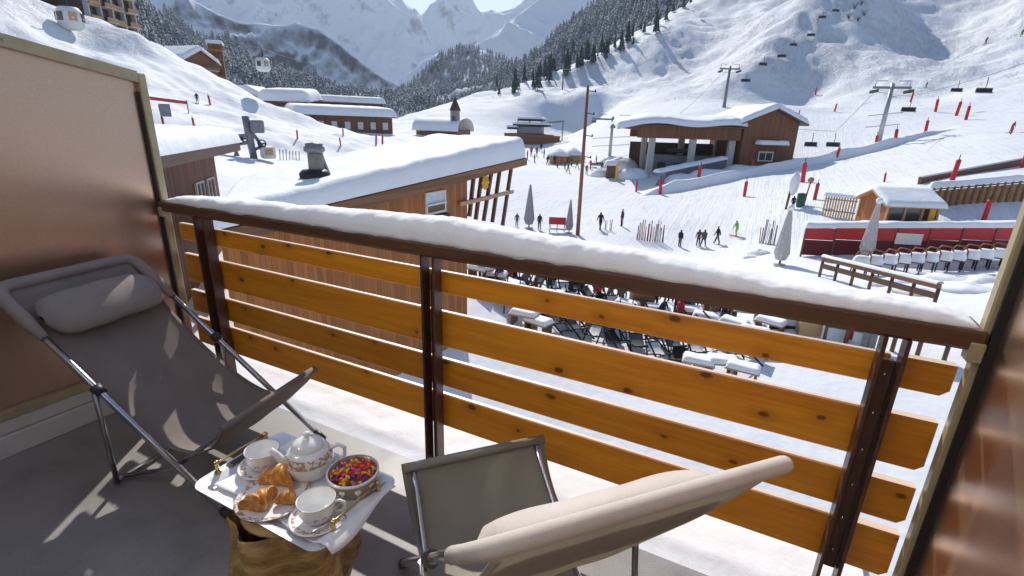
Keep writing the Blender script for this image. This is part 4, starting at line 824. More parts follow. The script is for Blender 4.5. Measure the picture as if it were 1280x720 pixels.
pylon(905, 134, 88, 'grey lift pylon standing on the snow behind the station roof', 24)
pylon(1098, 178, 112, 'pale lattice lift pylon leaning over the groomed track', 40, lattice=True)
pylon(703, 112, 88, 'small far lift pylon on the knoll under the wood', 16)
pylon(762, 196, 150, 'grey lift pylon with a wide crossarm left of the station hall', 52, lattice=True)
def chair_proto():
    e = empty('lift_chair', (0,0,0), 0, 'x', 'lift chair', 'lift chairs hanging on the slope'); mb = MB()
    mb.tube([(0,0,0),(.1,0,-1.2),(0,0,-2.3)], .06, 6); mb.build('hanger', 'black_metal', e)
    mb = MB(); mb.box((0,-.1,-2.75), (2.6,.7,.16), ch=.03); mb.build('seat', 'machine_grey', e); mb = MB(); mb.box((0,.25,-2.35), (2.6,.10,.8), ch=.03); mb.build('backrest', 'black_metal', e)
    mb = MB(); mb.tube([(-1.3,.2,-2.7),(-1.3,.1,-1.9),(1.3,.1,-1.9),(1.3,.2,-2.7)], .05, 6); mb.build('frame', 'machine_grey', e); return e
lc = chair_proto(); first = True
CH = [(1047,4,235,'lift chair at the rim of the shaded rib'),(1030,12,228,''),(1016,34,215,''),(994,46,205,''),(979,60,196,''),(956,70,188,''),(934,90,178,'lift chair next above the pylon behind the station'),(1140,122,118,'empty pale lift chair over the upper markers'),(1236,96,112,'dark lift chair high over the berm'),(1045,166,108,'lift chair hanging low over the shaded bank'),(1017,166,108,'lift chair hanging beside the engine house'),(1200,100,150,'far lift chair over the berm')]
for (px, py, t, lab) in CH:
    p = att(px, py, t); lab = lab or 'small dark lift chair in line over the shaded rib'; sc = 1.0 if t > 150 else .85
    if first: lc.location = p; lc['label'] = lab; lc.rotation_euler = (0,0,.5); first = False
    else: dup(lc, p, .4+random.uniform(-.2,.2), lab, scale=sc)
def cable(name, pts, r, label):
    P = [att(*q) for q in pts]; out = []
    for i in range(len(P)-1):
        for k in range(12): u = k/12; q = P[i].lerp(P[i+1], u); q = q-Vector((0,0,(P[i]-P[i+1]).length*.012*4*u*(1-u))); out.append(q)
    mb = MB(); mb.tube(out+[P[-1]], r, 5); mb.build(name, 'black_metal', None, label=label, cat='cable')
cable('lift_cable', [(850,142,100),(902,90,150),(934,88,178),(994,44,205),(1047,2,235),(1090,-40,262)], .035, 'steel lift cable running up over the shaded rib')
cable('lift_cable', [(985,160,104),(1045,164,108),(1094,114,104),(1140,120,118),(1236,94,112),(1330,60,118)], .03, 'steel lift cable passing over the lattice pylon and the berm')
# ---- gondola cabin in the air
for (px, py, t, sc, lab) in ((327,66,120,1.0,'white gondola cabin hanging in the air before the west wood'),(82,-2,118,1.35,'white gondola cabin passing the ridge apartment blocks')):
    p = att(px, py, t); e = empty('gondola_cabin', p, .5, lab, 'gondola', 'gondola cabins'); e.scale = (sc,)*3
    mb = MB(); mb.lathe([(0,-3.5),(.95,-3.45),(1.35,-3.1),(1.45,-2.2),(1.35,-1.4),(1.0,-.95),(0,-.85)], n=16, sc=(1,.85)); mb.build('shell', 'trim_white', e)
    for q in range(6): an = 2*PI*q/6+.3; mb = MB(); mb.box((1.36*math.cos(an), 1.16*math.sin(an), -2.05), (.12,.85,1.0), an, ch=.05); mb.build('window', 'pale_beam' if q % 2 else 'pane', e)
    mb = MB(); mb.tube([(0,0,-.9),(.15,0,.2),(0,0,1.0)], .08, 6); mb.build('hanger', 'black_metal', e)
cable('gondola_cable', [(60,-12,112),(327,61,120),(470,96,190)], .03, 'thin gondola cable crossing before the west wood')
# ---- closed parasols
plain('parasol_grey', (.33,.31,.33), .8, 0, .15, 5); plain('parasol_pale', (.52,.50,.48), .8, 0, .15, 5)
def parasol(px, py, hpx, wpx, lab, mat, cap=False):
    p = G(px, py); s = scale_at(p); h = hpx*s; w_ = wpx*s/2; e = empty('closed_parasol', p, random.uniform(0,3), lab, 'parasol', 'closed parasols')
    def pf(u, v):
        a = 2*PI*u; k = 1+.16*math.cos(8*a); r_ = w_*(.14+.80*(1-v)**.9 if v > .12 else .80-.25*(1-v/.12))*k*.72; return (r_*math.cos(a), r_*math.sin(a), h*(.10+.88*v))
    mb = MB(); mb.grid(pf, 40, 16, True, True); mb.build('folded_canopy', mat, e); mb = MB(); mb.tube([(0,0,-.2),(0,0,h)], max(.03, w_*.09), 8); mb.build('pole', 'black_metal', e)
    mb = MB(); mb.lathe([(w_*.55,0),(w_*.55,.12),(.05,.16)], n=12); mb.build('base', 'concrete', e)
    if cap: mb = MB(); mb.blob((0,0,h*.98), (w_*.35,w_*.35,h*.05), 10, 7, .1); mb.build('snow_cap', 'snow_roof', e, kind='stuff')
parasol(661, 286, 54, 20, 'tall closed grey parasol beside the slatted chalet end', 'parasol_grey')
parasol(711, 292, 42, 14, 'closed grey parasol against the tall wooden pole', 'parasol_grey')
parasol(974, 332, 74, 26, 'closed pale grey parasol with snow on its tip beside the ski rack', 'parasol_pale', True)
parasol(1080, 326, 76, 24, 'closed pale grey parasol before the red banner', 'parasol_pale', True)
# ---- people
for nm, c_ in (('cloth_black', (.018,.018,.022)), ('cloth_navy', (.03,.04,.09)), ('cloth_grey', (.10,.10,.11)), ('cloth_green', (.28,.55,.06)), ('cloth_red', (.55,.04,.04)), ('cloth_pink', (.65,.08,.30)), ('skin', (.50,.30,.22)), ('hair_dark', (.04,.025,.018)), ('cloth_brown', (.12,.07,.05))): plain(nm, c_, .8, 0, .1, 9)
def person_mesh(pose, jacket, trousers, seed):
    # joints (x side, y forward, z up) for a 1.72 m figure; a skin grown over connected edges
    st = {'stand': .0, 'walk': .28, 'ski': .10}[pose]; lean = {'stand': .02, 'walk': .06, 'ski': .16}[pose]; kb = .10 if pose == 'ski' else .03
    J = [((0,0,.92),.135),((0,lean*.4,1.12),.130),((0,lean,1.38),.150),((0,lean*1.2,1.50),.055),((0,lean*1.35,1.63),.100),((0,lean*1.35,1.72),.078)]
    E = [(0,1),(1,2),(2,3),(3,4),(4,5)]
    for sx in (-1,1):
        sg = st*sx; o = len(J); J += [((sx*.10,0,.88),.105),((sx*.11,sg*.55+kb,.50),.078),((sx*.115,sg-.02*(pose=='ski'),.09),.055),((sx*.125,sg+.15,.035),.045)]; E += [(0,o),(o,o+1),(o+1,o+2),(o+2,o+3)]
        o = len(J); sw = -sg*.7; fa = .25 if pose == 'ski' else .06; J += [((sx*.20,lean,1.40),.072),((sx*.26,sw*.5+lean-.02,1.13),.055),((sx*.27,sw+fa,.90),.042),((sx*.265,sw+fa+.05,.82),.045)]; E += [(2,o),(o,o+1),(o+1,o+2),(o+2,o+3)]
    me = bpy.data.meshes.new('body'); me.from_pydata([j[0] for j in J], E, []); ob = bpy.data.objects.new('body', me); COL.objects.link(ob)
    sk = ob.modifiers.new('s', 'SKIN'); sk.use_smooth_shade = True
    for i, v in enumerate(me.skin_vertices[0].data): v.radius = (J[i][1]*1.14, J[i][1]*1.0); v.use_root = (i == 0)
    sb = ob.modifiers.new('d', 'SUBSURF'); sb.levels = 1; sb.render_levels = 1
    dg = bpy.context.evaluated_depsgraph_get(); me2 = bpy.data.meshes.new_from_object(ob.evaluated_get(dg)); bpy.data.objects.remove(ob)
    me2.name = 'body'
    for nm in (trousers, jacket, 'skin', 'hair_dark', 'cloth_black'): me2.materials.append(M[nm])
    for pl in me2.polygons:
        c = pl.center; side = abs(c.x) > .17
        pl.material_index = 4 if c.z < .14 else (2 if side and c.z < .87 else (0 if c.z < .90 and not side else (1 if c.z < 1.51 else (2 if c.z < 1.65 and c.y > lean else 3)))); pl.use_smooth = True
    return me2
PM = {}
def person(px, py, hpx, pose, jacket, trousers, rz, label, skis=False, group='people on the snow'):
    p = G(px, py); key = (pose, jacket, trousers)
    if key not in PM: PM[key] = person_mesh(pose, jacket, trousers, len(PM))
    s = max(.85, min(1.6, hpx*scale_at(p)/1.76)); e = empty('person', p, rz, label, 'person', group); e.scale = (s,)*3
    o = bpy.data.objects.new('body', PM[key]); COL.objects.link(o); o.parent = e
    mb = MB(); mb.blob((0,.10,1.66), (.055,.02,.03), 6, 5); mb.build('goggles', 'black_metal', e)
    if skis:
        for sx in (-1,1): mb = MB(); mb.beam((sx*.12,-.75,.015),(sx*.12,.85,.015), .09,.03); mb.tube([(sx*.30,.22,.85),(sx*.42,.05,.02)], .012, 5); mb.build('ski', 'red_paint', e)
person(750, 288, 23, 'walk', 'cloth_black', 'cloth_black', .8, 'person in black walking past the ski stakes on the plaza')
person(777, 283, 22, 'stand', 'cloth_navy', 'cloth_black', 2.2, 'person in dark blue standing further out on the plaza')
person(849, 309, 22, 'stand', 'cloth_black', 'cloth_grey', -.6, 'lone person in black standing between ski rack and the pair')
person(872, 308, 22, 'stand', 'cloth_brown', 'cloth_black', .3, 'person in brown jacket, left one of the standing pair')
person(878, 310, 23, 'walk', 'cloth_grey', 'cloth_navy', -.4, 'person in grey jacket, right one of the standing pair')
person(896, 305, 23, 'walk', 'cloth_black', 'cloth_navy', 1.3, 'person striding from the pair towards the skier in green')
person(920, 296, 20, 'ski', 'cloth_green', 'cloth_green', 1.0, 'crouching person in bright green ski suit', True)
person(674, 287, 20, 'stand', 'cloth_black', 'cloth_black', 0, 'person in black beside the tall closed parasol')
person(646, 283, 17, 'stand', 'cloth_grey', 'cloth_black', .5, 'person in grey partly behind the slatted chalet end')
person(1263, 166, 14, 'ski', 'cloth_red', 'cloth_grey', -1.2, 'skier in red jacket on the groomed track', True)
person(1231, 56, 9, 'ski', 'cloth_black', 'cloth_black', -1.2, 'skier in black high on the smooth upper slope', True)
person(1276, 46, 9, 'ski', 'cloth_navy', 'cloth_black', -1.0, 'skier in dark blue highest on the smooth upper slope', True)
person(1157, 110, 7, 'ski', 'cloth_black', 'cloth_grey', -1.0, 'tiny skier below the mogul field', True)
person(247, 129, 9, 'ski', 'cloth_black', 'cloth_black', 1.0, 'tiny skier at the left slope crest by the red marker', True)
person(990, 262, 16, 'stand', 'cloth_black', 'cloth_navy', .4, 'person in black beside the green bin')
person(1097, 284, 18, 'stand', 'cloth_pink', 'cloth_black', 3.0, 'person in bright pink jacket at the kiosk counter')
for k,(px, py) in enumerate(((664,195),(671,196),(680,198),(687,202),(693,206),(701,207),(668,204),(676,190),(640,190),(652,188),(697,210),(706,212),(714,208),(721,211),(729,207),(738,212),(745,206),(710,216),(733,218),(684,206),(659,200),(752,214))):
    person(px, py, 12, ('stand','walk')[k % 2], ('cloth_red','cloth_grey','cloth_navy','cloth_brown','cloth_black')[k % 5], 'cloth_black', k*.9, 'small dark figure among the crowd in front of the far lift terminal', group='crowd at the far lift terminal')
# ---- ski racks: skis stuck upright
for k,(px, py, h) in enumerate([(796+3.2*i, 300+.35*i, 18+4*((i*7) % 3)) for i in range(11)]+[(950+3.4*i, 304+.6*i, 20+5*((i*5) % 3)) for i in range(6)]+[(757,288,12),(763,289,14)]):
    p = G(px, py); s = scale_at(p); e = empty('ski_pair', p, random.uniform(-.5,.5), 'pair of skis stuck upright in the snow ' + ('in the rack beside the lone person' if k < 11 else ('next to the pale closed parasol' if k < 17 else 'near the walking person in black')), 'skis', 'skis standing in the snow')
    for sx in (-1,1): mb = MB(); mb.beam((sx*.05,0,-.2),(sx*.05+random.uniform(-.12,.12),random.uniform(-.1,.1),h*s), .09,.03); mb.build('ski', random.choice(['black_metal','cloth_grey','red_paint','machine_grey']), e)
# ---- red bench booth beside the pole
p = G(696, 290); s = scale_at(p); e = empty('red_booth', p, azim(696)*-1, 'red boarded stand with a pale table beside the tall wooden pole', 'stand')
mb = MB(); mb.box((0,0,14*s), (21*s,.25,9*s), ch=.03); mb.build('red_board', 'red_paint', e)
for dx in (-9,0,9): mb = MB(); mb.box((dx*s,0,5*s), (.1,.1,11*s)); mb.build('leg', 'machine_grey', e)
mb = MB(); mb.box((0,-.5,5*s), (23*s,.9,.1)); mb.build('table_top', 'trim_white', e)
# ---- grey curved drift wall, snow heaps by the station
pa, pb = G(816, 232), G(905, 213); d = pb-pa; L = d.to_2d().length; e = empty('drift_wall', pa, math.atan2(d.y, d.x), 'low grey wall with a rounded end, half buried in front of the lift station', 'wall'); dzw = d.z
def dw(u, v): h = 2.6*min(1, (u*9)**.5); return (u*L, .6*math.sin(PI*v)*-1, u*dzw-.4+h*(1-abs(2*v-1)**3) if True else 0)
mb = MB(); mb.grid(dw, 30, 8); mb.build('wall_face', 'parasol_grey', e); mb = MB(); snow_slab(mb, .6, L, -.7, 1.2, lambda x,y: dzw*x/L+2.0, .5, .3, 26, 8); mb.build('wall_snow', 'snow_roof', e, kind='stuff')
for k,(px, py, rx, rzz) in enumerate(((775,212,4.0,2.6),(790,222,3.0,1.8),(848,226,3.5,1.4),(895,222,4.5,1.5),(945,214,3.0,1.0),(925,214,3.0,1.2),(752,220,2.5,1.6),(1000,206,3.0,.9),(765,204,3.0,1.6))):
    p = G(px, py); mb = MB(); mb.blob((0,0,-.2), (rx, rx*.7, rzz), 16, 9, .09, k); mb.build('snow_heap', 'snow_roof', None, p, kind='stuff', label='shovelled snow heap near the lift station')
bank = [G(*q) for q in ((800,244),(830,241),(870,234),(910,226),(950,217),(990,210),(1030,203),(1070,194),(1110,184),(1150,172),(1200,160))]
def bankf(u, v):
    x = u*(len(bank)-1); i = min(int(x), len(bank)-2); p = bank[i].lerp(bank[i+1], x-i); c = Vector((-p.x, -p.y, 0)).normalized(); prof = [(-5,-.3),(-2.6,.75),(-1.0,1.25),(0,1.35),(.35,1.1),(.7,.3),(1.1,-.5)]; k = v*(len(prof)-1); j = min(int(k), len(prof)-2); f = k-j
    d_ = prof[j][0]*(1-f)+prof[j+1][0]*f; z_ = prof[j][1]*(1-f)+prof[j+1][1]*f; am = min(1, u*8, (1-u)*5)*(1+.35*float(fbm(u*14, 3.1, 3))); q = p+c*d_; zz = z_*am if z_ > 0 else z_
    return (q.x, q.y, gz(q.x, q.y)+zz)
mb = MB(); mb.grid(bankf, 120, 13); mb.build('snow_bank', 'snow_roof', None, kind='stuff', label='long ploughed snow bank shading the edge of the groomed track')
for k,(px, py, w_, h_, mt, lab) in enumerate(((764,222,2.0,2.4,'siding_brown','small brown ticket hut half buried in snow beside the station'),(770,226,.5,3.0,'yellow_paint','slim yellow green post board near the ticket hut'),(746,210,3.0,1.5,'machine_grey','dark parked snow scooter near the ticket hut'))):
    p = G(px, py); e = empty(('ticket_hut','notice_post','snow_scooter')[k], p, -azim(px), lab, ('hut','post','snow scooter')[k])
    if k == 0:
        mb = MB(); mb.box((0,0,h_/2-.2), (w_,w_,h_)); mb.build('wall', mt, e); mb = MB(); snow_slab(mb, -w_*.7, w_*.7, -w_*.7, w_*.7, lambda x,y: h_-.2, .9, .6, 12, 12); mb.build('roof_snow', 'snow_roof', e, kind='stuff'); mb = MB(); mb.box((0,-w_/2-.02,1.2), (1.0,.05,1.0)); mb.build('window', 'pane', e)
    elif k == 1: mb = MB(); mb.box((0,0,h_/2), (w_,.12,h_), ch=.02); mb.build('board', mt, e); mb = MB(); mb.tube([(0,.1,-.3),(0,.1,h_)], .06, 6); mb.build('post', 'black_metal', e)
    else:
        mb = MB(); mb.box((0,0,.7), (2.6,.8,.55), ch=.2); mb.build('body', mt, e); mb = MB(); mb.box((.4,0,1.05), (1.2,.5,.25), ch=.1); mb.build('seat', 'black_metal', e); mb = MB(); mb.box((-.6,0,1.25), (.1,.7,.5)); mb.build('windscreen', 'pane', e)
        for sx in (-1,1): mb = MB(); mb.beam((-1.6,sx*.4,.1),(0,sx*.4,.1), .15,.08); mb.build('runner', 'black_metal', e)
# ================================================================== KIOSK, RED BANNER, TERRACE
# ---- kiosk
a = G(1066, 284); e = None
tk = tdist(a)
kb = att(1066, 284, tk); kc = att(1104, 284, tk*.93); d = Vector((kc.x-kb.x, kc.y-kb.y, 0)); L = d.length; rz = math.atan2(d.y, d.x); s = scale_at(kb)
e = empty('timber_kiosk', (kb.x, kb.y, kb.z-.1), rz, 'small timber kiosk with snow gable roof above the red banner', 'kiosk'); Hk = 38*s; dep = 3.9; hx = L/2
mb = MB(); mb.prism([(0,0,-3.5),(L,0,-3.5),(L,0,Hk*.42),(0,0,Hk*.42)], (0,dep,0)); mb.build('lower_wall', 'siding_orange', e)
for (x, y) in ((.08,.08),(L-.08,.08),(L-.08,dep-.08),(.08,dep-.08),(L-.08,dep*.35),(L-.08,dep*.68)): mb = MB(); mb.box((x,y,Hk*.71), (.16,.16,Hk*.58)); mb.build('post', 'pale_beam', e)
mb = MB(); mb.prism([(0,.1,Hk*.42),(L,.1,Hk*.42),(L,.1,Hk),(hx,.1,Hk+.9),(0,.1,Hk)], (0,.12,0)); mb.build('gable_wall', 'siding_orange', e)
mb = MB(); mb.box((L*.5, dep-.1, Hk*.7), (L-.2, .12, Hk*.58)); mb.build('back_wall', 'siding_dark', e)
for k in range(2): mb = MB(); mb.box((L-.12, dep*(.2+.32*k), Hk*.72), (.04, dep*.26, Hk*.46)); mb.build('pane', 'pane', e)
mb = MB(); mb.box((L+.04, dep*.86, Hk*.62), (.08,.45,Hk*.62), ch=.01); mb.build('notice_board', 'yellow_paint', e)
mb = MB(); mb.box((L+.15, dep*.45, Hk*.43), (.4,dep*.8,.08)); mb.build('counter', 'pale_beam', e)
for sg in (-1,1):
    def P(x, y, dz_): xx = x if sg < 0 else L-x; return (xx, y, Hk+x*.9/hx+dz_)
    mb = MB(); mb.hexa([P(-.35,-.4,0),P(hx,-.4,0),P(hx,dep+.35,0),P(-.35,dep+.35,0),P(-.35,-.4,.1),P(hx,-.4,.1),P(hx,dep+.35,.1),P(-.35,dep+.35,.1)]); r = mb.build('roof', 'pale_beam', e)
    mb = MB(); snow_slab(mb, -.4, hx+.12, -.35, dep+.35, lambda x,y: Hk+x*.9/hx+.11, .34, .25, 12, 18, .03, sg)
    if sg > 0: mb.v = [(L-x,y,z) for (x,y,z) in mb.v]
    mb.build('roof_snow', 'snow_roof', r, kind='stuff')
# ---- slat fence left of the kiosk
def rail_fence(name, label, P0, P1, h, n, sl_w, mat, snow=.25, cat='fence', rails=(.3,.85), slat='slat'):
    d = P1-P0; L = d.to_2d().length; e = empty(name, P0, math.atan2(d.y, d.x), label, cat); z = lambda x: d.z*x/L
    for k in range(n): x = L*(k+.5)/n; mb = MB(); mb.box((x,0,z(x)+h/2-.1), (sl_w,.06,h+.2)); mb.build(slat, mat, e)
    for q in rails: mb = MB(); mb.beam((0,.06,h*q),(L,.06,d.z+h*q), .06,.12); mb.build('rail', mat, e)
    if snow: mb = MB(); snow_slab(mb, -.1, L+.1, -.2, .35, lambda x,y: z(x)+h+.0, snow, .15, 40, 7, .03, h); mb.build('fence_snow', 'snow_roof', e, kind='stuff')
    return e
def up(p, dz_): return Vector((p.x, p.y, p.z+dz_))
p0, p1 = G(1026, 270), G(1066, 276); rail_fence('slat_fence', 'pale timber slat fence with snow on top, left of the kiosk', p0, p1, 25*scale_at(p0), 12, .12, 'pale_beam', .35)
# ---- red banner fence
p0, p1 = G(1000, 321), G(1275, 324); s = scale_at(p0); d = p1-p0; L = d.to_2d().length; e = empty('banner_fence', p0, math.atan2(d.y, d.x), 'long red banner fence with snow along its top edge below the kiosk', 'fence'); z = lambda x: d.z*x/L; h = 37*s; n = 7
plain('dark_red', (.13,.008,.012), .6, 0, .2, 3)
for k in range(n):
    x0, x1 = L*k/n, L*(k+1)/n; c_ = (x0+x1)/2; mb = MB(); mb.box((c_,0,z(c_)+h*.78), (x1-x0-.06,.06,h*.40)); mb.build('panel', 'red_paint', e); mb = MB(); mb.box((c_,.03,z(c_)+h*.30), (x1-x0-.06,.05,h*.52)); mb.build('panel', 'dark_red', e)
for k in range(n+1): x = L*k/n; mb = MB(); mb.box((x,-.03,z(x)+h*.48), (.1,.12,h+.3)); mb.build('post', 'beam_wood', e)
mb = MB(); snow_slab(mb, -.1, L+.1, -.25, .8, lambda x,y: z(x)+h*.99, .42, .2, 60, 8, .05, 3); mb.build('fence_snow', 'snow_roof', e, kind='stuff')
mb = MB(); mb.box((L*.48,-.12,z(L*.48)+h*.62), (1.9,.03,h*.36)); mb.build('white_sheet', 'trim_white', e)
# ---- row of snow laden terrace chairs
def tchair():
    e = empty('terrace_chair', (0,0,0), 0, 'x', 'chair', 'snow laden chairs before the red banner')
    for (x, y) in ((-.24,-.24),(.24,-.24),(-.24,.24),(.24,.24)): mb = MB(); mb.tube([(x,y,-.2),(x,y,.45)], .025, 6); mb.build('leg', 'black_metal', e)
    mb = MB(); mb.box((0,0,.46), (.56,.56,.06), ch=.01); mb.build('seat', 'beam_wood', e)
    mb = MB(); mb.tube([(-.26,.26,.45),(-.26,.30,.80),(-.15,.32,.98),(.15,.32,.98),(.26,.30,.80),(.26,.26,.45)], .03, 6); mb.build('back_hoop', 'red_beam', e)
    mb = MB(); snow_slab(mb, -.30, .30, -.32, .26, lambda x,y: .49, .40, .2, 12, 12, .04); mb.build('seat_snow', 'snow_roof', e, kind='stuff'); return e
tc_ = tchair(); first = True
for k in range(12):
    p = G(1072+k*17, 344-k*.9); s = 17*scale_at(p)/.68
    if first: tc_.location = p; tc_.rotation_euler = (0,0,-.3); tc_.scale = (s*1.2,)*3; tc_['label'] = 'snow laden terrace chair in the row before the red banner'; first = False
    else: dup(tc_, p, -.3+random.uniform(-.15,.15), scale=s*1.2)
for k in range(7):
    p = G(1100+k*19, 326-k*.5); mb = MB(); s = scale_at(p); mb.tube([(-7*s,0,-.2),(-7*s,0,6*s),(-4*s,0,11*s),(4*s,0,11*s),(7*s,0,6*s),(7*s,0,-.2)], .05, 6); mb.build('metal_hoop', 'red_beam', None, p, label='curved metal hoop between chair row and red banner', cat='hoop', group='hoops by the banner')
# ---- snow heaps, timber barrier, footbridge, drainage edge
for k,(px, py, rx, rzz) in enumerate(((1130,352,1.2,.35),(1190,350,1.5,.4),(1240,352,1.2,.5),(1100,356,1.0,.3),(1215,362,1.6,.4),(950,318,1.0,.5),(938,322,.8,.35),(1150,366,1.4,.35),(1040,310,.9,.6))):
    p = G(px, py); mb = MB(); mb.blob((0,0,-.1), (rx, rx*.7, rzz), 14, 8, .12, 20+k); mb.build('snow_heap', 'snow_roof', None, p, kind='stuff', label='lumpy shovelled snow before the red banner')
def timber_barrier(px0, py0, t0, px1, py1, t1, label):
    a, b = up(G(px0, py0), t0), up(G(px1, py1), t1); d = b-a; L = d.length; e = empty('timber_barrier', a, 0, label, 'barrier')
    def pb(mb, nm, mat, par=e, **k): o = mb.build(nm, mat, par, **k); return o
    mb = MB(); mb.beam((0,0,0), d, .30, .26, ch=.03); pb(mb, 'beam', 'siding_h'); mb = MB(); mb.beam((0,0,-.5), d+Vector((0,0,-.5)), .12, .3); pb(mb, 'lower_beam', 'beam_wood')
    for k in range(7): q = d*(k/6); mb = MB(); mb.tube([q+Vector((0,0,min(-1.0, gz(a.x+q.x, a.y+q.y)-a.z-q.z-.3))), q+Vector((0,0,-.13))], .09, 6); pb(mb, 'post', 'beam_wood')
    mb = MB()
    def f(u, v): q = d*u; an = PI*v; nx = Vector((-d.y, d.x, 0)).normalized(); q = q+nx*(.2*math.cos(an))+Vector((0,0,.12+.16*math.sin(an)**.6*(1+.3*float(fbm(u*9,2,2))))); return tuple(q)
    mb.grid(f, 30, 8); pb(mb, 'barrier_snow', 'snow_near', kind='stuff')
timber_barrier(1024, 346, 1.25, 1165, 388, 1.25, 'brown timber barrier with snow along its top, below the chair row')
timber_barrier(1030, 424, 1.3, 1215, 458, 1.3, 'snow topped timber barrier close under the handrail end')
p0, p1 = G(1156, 262), G(1290, 252); s = scale_at(p0); e = rail_fence('timber_footbridge', 'timber footbridge with snow on its slatted rail beside the kiosk', p0, p1, 26*s, 15, .16, 'beam_wood', .5, 'footbridge', (.92,))
d = p1-p0; mb = MB(); mb.hexa([(0,.10,.1),(d.to_2d().length,.10,d.z+.1),(d.to_2d().length,.16,d.z+.1),(0,.16,.1),(0,.10,22*s),(d.to_2d().length,.10,d.z+22*s),(d.to_2d().length,.16,d.z+22*s),(0,.16,22*s)]); mb.build('backing_board', 'thatch', e)
p0, p1 = G(1148, 231), G(1290, 204); d = p1-p0; e = empty('drain_edge', p0, 0, 'long dark timber edge cutting across the snow above the footbridge', 'kerb'); mb = MB(); mb.beam((0,0,.25), d+Vector((0,0,.25)), .3, .9); mb.build('edge_board', 'beam_wood', e); mb = MB(); mb.beam((0,.1,.75), d+Vector((0,.1,.75)), .5, .2, ch=.08); mb.build('edge_snow', 'snow_roof', e, kind='stuff')
# green bin and snow topped stake
p = G(1000, 258); s = scale_at(p); e = empty('green_bin', p, 0, 'green bin with an orange topped stake beside the pale parasol', 'bin'); mb = MB(); mb.lathe([(.36,-.1),(.42,.1),(.46,1.25),(.40,1.35),(0,1.42)], n=12); mb.build('body', plain('bin_green', (.02,.12,.07), .5), e); mb = MB(); mb.tube([(.3,0,.2),(.5,0,2.6)], .08, 6); mb.build('stake', 'red_pad', e); mb = MB(); mb.blob((.5,0,2.8), (.35,.3,.3), 8, 6, .1); mb.build('stake_top', 'thatch', e)
p = G(982, 262); s = scale_at(p); e = empty('snowy_stake', p, 0, 'brown stake wearing a tall lump of snow beside the green bin', 'stake'); mb = MB(); mb.tube([(0,0,-.2),(.1,0,24*s)], .14, 6); mb.build('stake', 'beam_wood', e); mb = MB(); mb.blob((.35,0,32*s), (.55,.5,14*s), 10, 8, .1); mb.build('snow_cap', 'snow_roof', e, kind='stuff')
# ---- restaurant terrace below the balcony: loungers, tables, boxes, boards
def lounger(k):
    e = empty('folding_lounger', (0,0,0), 0, 'x', 'lounger', 'dark loungers on the terrace below')
    fab = ('cloth_black','cloth_grey','trim_white')[k % 3]
    for sx in (-1,1): mb = MB(); mb.beam((sx*.3,-.8,.05),(sx*.3,.5,.95), .05,.05); mb.beam((sx*.27,.5,.05),(sx*.27,-.6,.55), .05,.05); mb.build('side_frame', 'black_metal', e)
    def f(u, v): y = -.62+1.08*v; return (-.27+.54*u, y, .52-.30*math.sin(PI*min(1,v*1.15)*.55)+.62*max(0,v-.35)**1.2)
    mb = MB(); mb.grid(f, 6, 14); o = mb.build('sling', fab, e); sm = o.modifiers.new('t','SOLIDIFY'); sm.thickness = .02
    for v_ in (0,1): q = f(.5,v_); mb = MB(); mb.tube([(-.3,q[1],q[2]),(.3,q[1],q[2])], .03, 6); mb.build('cross_bar', 'black_metal', e)
    return e
lp = [lounger(k) for k in range(3)]; used = [False]*3
LG = [(655,366),(672,362),(690,368),(640,360),(664,378),(706,372),(722,370),(735,378),(716,384),(748,386),(700,392),(765,390),(690,412),(716,420),(742,428),(768,436),(795,440),(820,450),(846,458),(760,418),(788,424),(815,430),(840,440),(868,448),(610,366),(625,372),(640,384),(780,402),(806,408),(830,412),(858,418),(884,424),(700,402),(728,408),(905,440),(930,448)]
for i,(px, py) in enumerate(LG):
    p = G(px, py); q = i % 3; lab = 'dark folding lounger in the cluster below the orange planks' if py < 400 else 'dark folding lounger in the lower rows seen between the planks'; rz = .6+random.uniform(-.7,.7)
    if not used[q]: lp[q].location = p; lp[q].rotation_euler = (0,0,rz); lp[q]['label'] = lab; lp[q].scale = (1.25,)*3; used[q] = True
    else: dup(lp[q], p, rz, lab, scale=random.uniform(1.15,1.35))
def ttable():
    e = empty('terrace_table', (0,0,0), 0, 'snow capped timber table on the terrace below', 'table', 'tables on the terrace below'); mb = MB(); mb.box((0,0,.74), (1.4,.9,.06)); mb.build('top', 'pale_beam', e)
    for x in (-.55,.55): mb = MB(); mb.box((x,0,.3), (.1,.7,.85)); mb.build('leg', 'beam_wood', e)
    mb = MB(); snow_slab(mb, -.68, .68, -.43, .43, lambda x,y: .775, .22, .15, 14, 10, .03); mb.build('table_snow', 'snow_near', e, kind='stuff'); return e
tb = ttable(); first = True
for (px, py) in ((600,352),(618,360),(628,348),(782,396),(900,398),(930,404),(760,404),(860,404),(655,410),(672,420),(960,420),(900,470),(925,480),(870,470),(640,372),(690,384),(745,402),(820,402),(880,412),(915,420),(940,432)):
    p = G(px, py); rz = random.uniform(-.4,.4)
    if first: tb.location = p; tb.rotation_euler = (0,0,rz); first = False
    else: dup(tb, p, rz)
